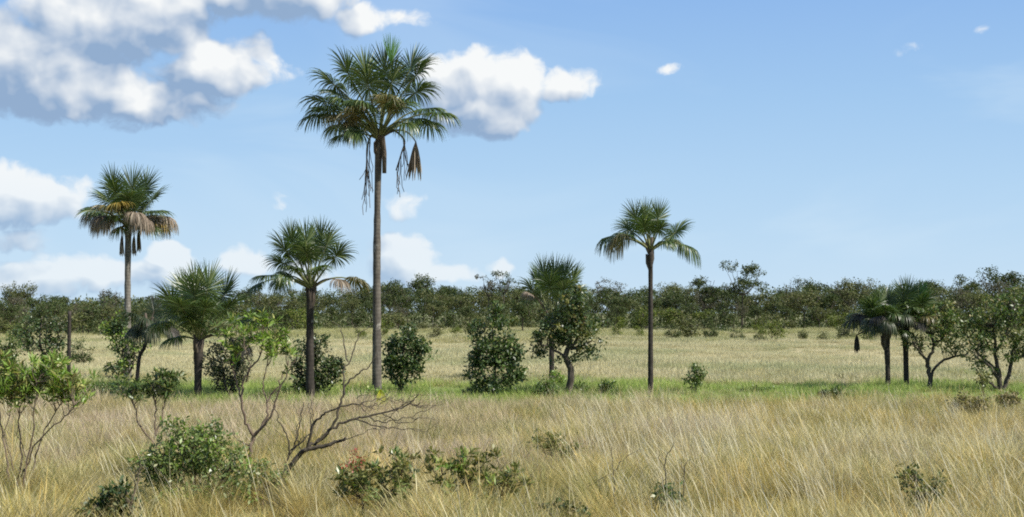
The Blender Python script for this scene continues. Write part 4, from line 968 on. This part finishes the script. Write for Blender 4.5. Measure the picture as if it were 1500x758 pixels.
# ------------------------------------------------------------------ the wood beyond the field
def wood_tree(seed, h, spread, base_frac, leaf, clumps, per, L, flat=0.55, lean=0.0, limbs=5, crad=0.5, tr=0.13):
    """local geometry: (trunk mesh, crown mesh), base at the origin"""
    r = rs(seed); tg, lg = Geo(), Geo()
    top = np.array([lean, 0.2 * r.normal(), h * base_frac])
    tk = spline([np.zeros(3), top * 0.5 + np.array([0.12 * r.normal(), 0.12 * r.normal(), 0]), top], 4)
    tube(tg, tk, np.linspace(tr, tr * 0.7, len(tk)), 6)
    S = [tk[-3:]]; cen = []
    for i in range(limbs):
        a = i * 2.4 + r.rand() * 0.8; rr = spread * r.uniform(0.35, 0.8)
        e = np.array([rr * math.cos(a), rr * math.sin(a), 0]) + np.array([lean, 0, h * (base_frac + (1 - base_frac) * r.uniform(0.45, 0.85))])
        mid = (top + e) / 2 + np.array([0.2 * r.normal(), 0.2 * r.normal(), -0.08 * h])
        c = spline([top, mid, e], 4); S.append(c)
        tube(tg, c, np.linspace(tr * 0.6, tr * 0.22, len(c)), 5)
    S = np.concatenate(S)
    nm = limbs + 6
    lobes = []
    for i in range(nm):
        a = i * 2.4 + r.rand(); q = spread * r.uniform(0.2, 0.72)
        lobes.append((np.array([lean + q * math.cos(a), q * math.sin(a), h * (base_frac + (1 - base_frac) * r.uniform(0.05, 0.85))]), spread * r.uniform(0.3, 0.5)))
    for i in range(clumps):
        lc, lr = lobes[r.randint(nm)]
        o = unit(r.normal(size=3)); cen.append(lc + o * lr * r.rand() ** 0.25 * np.array([1, 1, flat]))
    cen = np.array(cen); cen[:, 2] = np.clip(cen[:, 2], 0.25, h)
    for c in cen[::3]:
        j = np.argmin(np.linalg.norm(S - c, axis=1))
        tube(tg, np.array([S[j], (S[j] + c) / 2 - UP * 0.1, c]), [0.035, 0.025, 0.012], 3)
    leaves(lg, r, cen, per, crad * (0.6 + 0.8 * r.rand(len(cen))), L, L * 0.6, 0.7)
    return tg.mesh('trunk', M['bark']), lg.mesh('crown', M[leaf])
KINDS = []   # (label, trunk mesh, crown mesh, height)
for i in range(4):
    KINDS.append(('dark round crowned tree in the wood beyond the field', *wood_tree(600 + i, 7.5, 3.0, 0.42, 'wood_a', 150, 17, 0.26), 7.5))
for i in range(4):
    KINDS.append(('olive spreading tree in the wood beyond the field', *wood_tree(620 + i, 7.0, 3.2, 0.4, 'wood_b', 140, 17, 0.25, 0.5), 7.0))
for i in range(3):
    KINDS.append(('thin grey green tree in the wood beyond the field', *wood_tree(640 + i, 7.5, 2.6, 0.45, 'wood_c', 110, 14, 0.22, 0.6), 7.5))
BUSH = []
for i in range(4):
    BUSH.append(('light green bush at the front of the wood', *wood_tree(660 + i, 3.0, 1.5, 0.2, 'wood_d', 60, 12, 0.24, 0.9, crad=0.35, tr=0.05), 3.0))
for i in range(3):
    BUSH.append(('dark green bush at the front of the wood', *wood_tree(680 + i, 3.4, 1.7, 0.2, 'wood_a', 75, 13, 0.24, 0.9, crad=0.4, tr=0.05), 3.4))
for i in range(3):
    BUSH.append(('olive scrub bush at the front of the wood', *wood_tree(670 + i, 2.6, 1.6, 0.2, 'wood_b', 60, 12, 0.24, 0.8, crad=0.35, tr=0.05), 2.6))
WID = [1.0, 1.0]
def put_tree(name, kind, cat, x, y, s, rz, group, label=None, sz=None):
    o = thing(name, label or kind[0], cat, (x, y, float(ground_z(x, y)) - 0.05), group)
    o.rotation_euler.z = rz; o.scale = (s * WID[0], s * WID[1], sz or s)
    link('trunk', kind[1], o); link('crown', kind[2], o)
    return o
r = rs(900)
EDGE = ([-200, 0, 330, 430, 600, 900, 1250, 1500, 1700], [150, 160, 178, 225, 238, 236, 232, 228, 228])
TOPS = ([-200, 0, 130, 350, 450, 600, 720, 860, 1000, 1200, 1400, 1500, 1700], [430, 431, 430, 428, 416, 414, 412, 416, 417, 412, 409, 406, 405])
rows_ = [(4, 0.62, 5.2), (14, 0.8, 5.4), (26, 0.95, 5.4), (42, 1.0, 5.4), (62, 1.02, 6.0), (88, 1.0, 7.5)]
ROWN = ['front edge', 'front part', 'middle', 'middle', 'back', 'back']
cnt = {}
BINS = [(100, 'left of the bare post'), (240, 'behind the left palm'), (350, 'behind the short spiky palm'), (500, 'behind the middle palm'), (630, 'behind the tallest palm'),
        (760, 'behind the conical bush'), (880, 'behind the tufted palm'), (1020, 'behind the slender palm'), (1150, 'around the umbrella tree'), (1260, 'right of the umbrella tree'),
        (1350, 'behind the twin palms'), (9999, 'behind the airy right trees')]
def where(px):
    return next(w for lim, w in BINS if px < lim)
for ri, (dy, frac, gap) in enumerate(rows_):
    x = -0.40 * (170 + dy) - 10
    while True:
        px = CX + x * F / (np.interp(CX + x * F / 220, *EDGE) + dy)
        Y = np.interp(px, *EDGE) + dy + r.normal() * (8 if ri < 2 else 3)
        if px > 1560:
            break
        if px > -60:
            top = np.interp(px, *TOPS) + 4 + r.normal() * 8 - (9 if r.rand() < 0.08 else 0)
            hh = (HOR - top) * mpp(Y) + H
            kd = KINDS[r.choice(len(KINDS), p=np.array([1.2] * 4 + [1.0] * 4 + [0.7] * 3) / (1.2 * 4 + 4 + 2.1))]
            WID[:] = [r.uniform(0.75, 1.3), r.uniform(0.8, 1.2)]
            s = hh * frac * r.uniform(0.9, 1.03) / kd[3]
            if 78 < px < 122 and ri > 1:          # keep the skyline low behind the bare post
                s = min(s, 0.72 * hh / kd[3])
            put_tree('wood_tree', kd, 'tree', (px - CX) * mpp(Y), Y, max(s, 0.6), r.rand() * 6.28, 'trees of the wood beyond the field', kd[0].split(' in the')[0] + ' in the ' + ROWN[ri] + ' of the wood ' + where(px), sz=max(s, .6) * r.uniform(0.94, 1.0))
        x += gap * r.uniform(0.75, 1.25) * (0.8 if px < 400 else 1)
px = -30.0
while px < 1540:
    Y = np.interp(px, *EDGE) - r.uniform(-3, 14)
    kd = BUSH[r.randint(len(BUSH))]
    put_tree('edge_bush', kd, 'bush', (px - CX) * mpp(Y), Y, r.uniform(0.5, 1.35), r.rand() * 6.28, 'bushes along the front of the wood', kd[0] + ' ' + where(px))
    px += r.uniform(12, 50)
# bushes scattered out over the field ahead of the wood
WID[:] = [1.0, 1.0]
for px, Y, sc in [(640, 205, .8), (668, 190, .5), (560, 210, .8), (600, 200, .6), (905, 205, .6), (935, 212, .7), (985, 200, .7), (1010, 196, 1.0), (1042, 205, .8), (1080, 198, .6), (1112, 192, .7),
                  (1135, 185, .8), (1175, 200, .6), (1205, 196, .5), (1240, 205, .8), (1270, 180, .5), (1390, 200, .8), (1440, 190, .7), (870, 210, .9), (845, 204, .6), (690, 210, 1.0), (410, 205, .8), (530, 195, .5), (120, 140, .5)]:
    kd = BUSH[r.randint(len(BUSH))]
    Y -= 42 + r.uniform(-8, 14); sc *= 0.95
    put_tree('field_bush', kd, 'bush', (px - CX) * mpp(Y), Y, sc * r.uniform(.8, 1.1), r.rand() * 6.28, 'bushes scattered over the far edge of the straw field',
             kd[0].split(' at the')[0] + ' out in the straw field ' + where(px))
# trees of the wood that stand out
def special(name, label, px, top, Y, kd, seed_rot=0.0):
    hh = (HOR - top) * mpp(Y) + H
    s = hh / kd[3]
    put_tree(name, kd, 'tree', (px - CX) * mpp(Y), Y, s, seed_rot, None, label)
def flat_tree(seed, h, spread, leaf, clumps, crad=0.45, bf=0.5, flat=0.28, per=12, L=0.3):
    return ('', *wood_tree(seed, h, spread, bf, leaf, clumps, per, L, flat, limbs=7, crad=crad), h * 0.97)
special('umbrella_tree', 'tall umbrella crowned tree rising highest above the wood right of centre', 1088, 383, 243, flat_tree(701, 11.5, 4.3, 'wood_a', 260, 0.45, 0.5, 0.45))
special('wood_tree', 'flat topped dark tree poking above the wood right of the slender palm', 1032, 404, 245, flat_tree(702, 9.5, 2.6, 'wood_a', 160))
special('wood_tree', 'spindly tall tree above the wood left of the tufted palm', 738, 397, 250, flat_tree(703, 10, 2.4, 'wood_a', 55, 0.4, 0.6))
special('wood_tree', 'flat layered tree above the wood between conical bush and tallest palm', 716, 402, 252, flat_tree(704, 9.6, 2.2, 'wood_c', 45, 0.4, 0.6))
special('bare_tree', 'nearly leafless pale grey tree on the skyline right of the umbrella tree', 1160, 403, 260, ('', *wood_tree(705, 10, 3.0, 0.4, 'wood_c', 60, 2, 0.2, 0.7, limbs=10), 9.6))
special('wood_tree', 'dark tree standing ahead of the wood just left of the tufted palm', 766, 428, 215, ('', *wood_tree(706, 6.2, 2.0, 0.3, 'wood_a', 120, 13, 0.3, 1.3), 6.0))
special('wood_tree', 'layered tree above the wood at the far left of the skyline', 160, 424, 230, flat_tree(707, 7.5, 2.4, 'wood_c', 60))
special('wood_tree', 'round tree above the wood near the right edge of the skyline', 1415, 402, 262, flat_tree(708, 10, 2.6, 'wood_a', 90, 0.45, 0.5, 0.5))
# dim deep part of the wood that reads as one mass behind the rows
geo = Geo(); r = rs(950)
n = 9000
px = r.uniform(-200, 1700, n)
Y = np.interp(px, *EDGE) + r.uniform(3, 120, n)
top = np.interp(px, *TOPS) + 10
zt = (HOR - top) * Y / F + H
cen = np.stack([(px - CX) * Y / F, Y, np.where(Y - np.interp(px, *EDGE) < 22, 0.45, 1.0) * np.maximum(zt, 1) * r.rand(n) ** 1.2], -1)
leaves(geo, r, cen, 11, 0.9 * np.ones(n), 0.45, 0.28, 0.7)
tag(link('wood_undergrowth', geo.mesh('wood_undergrowth', M['wood_a'])), 'dim leafy undergrowth filling the depth of the wood', 'undergrowth', kind='stuff')
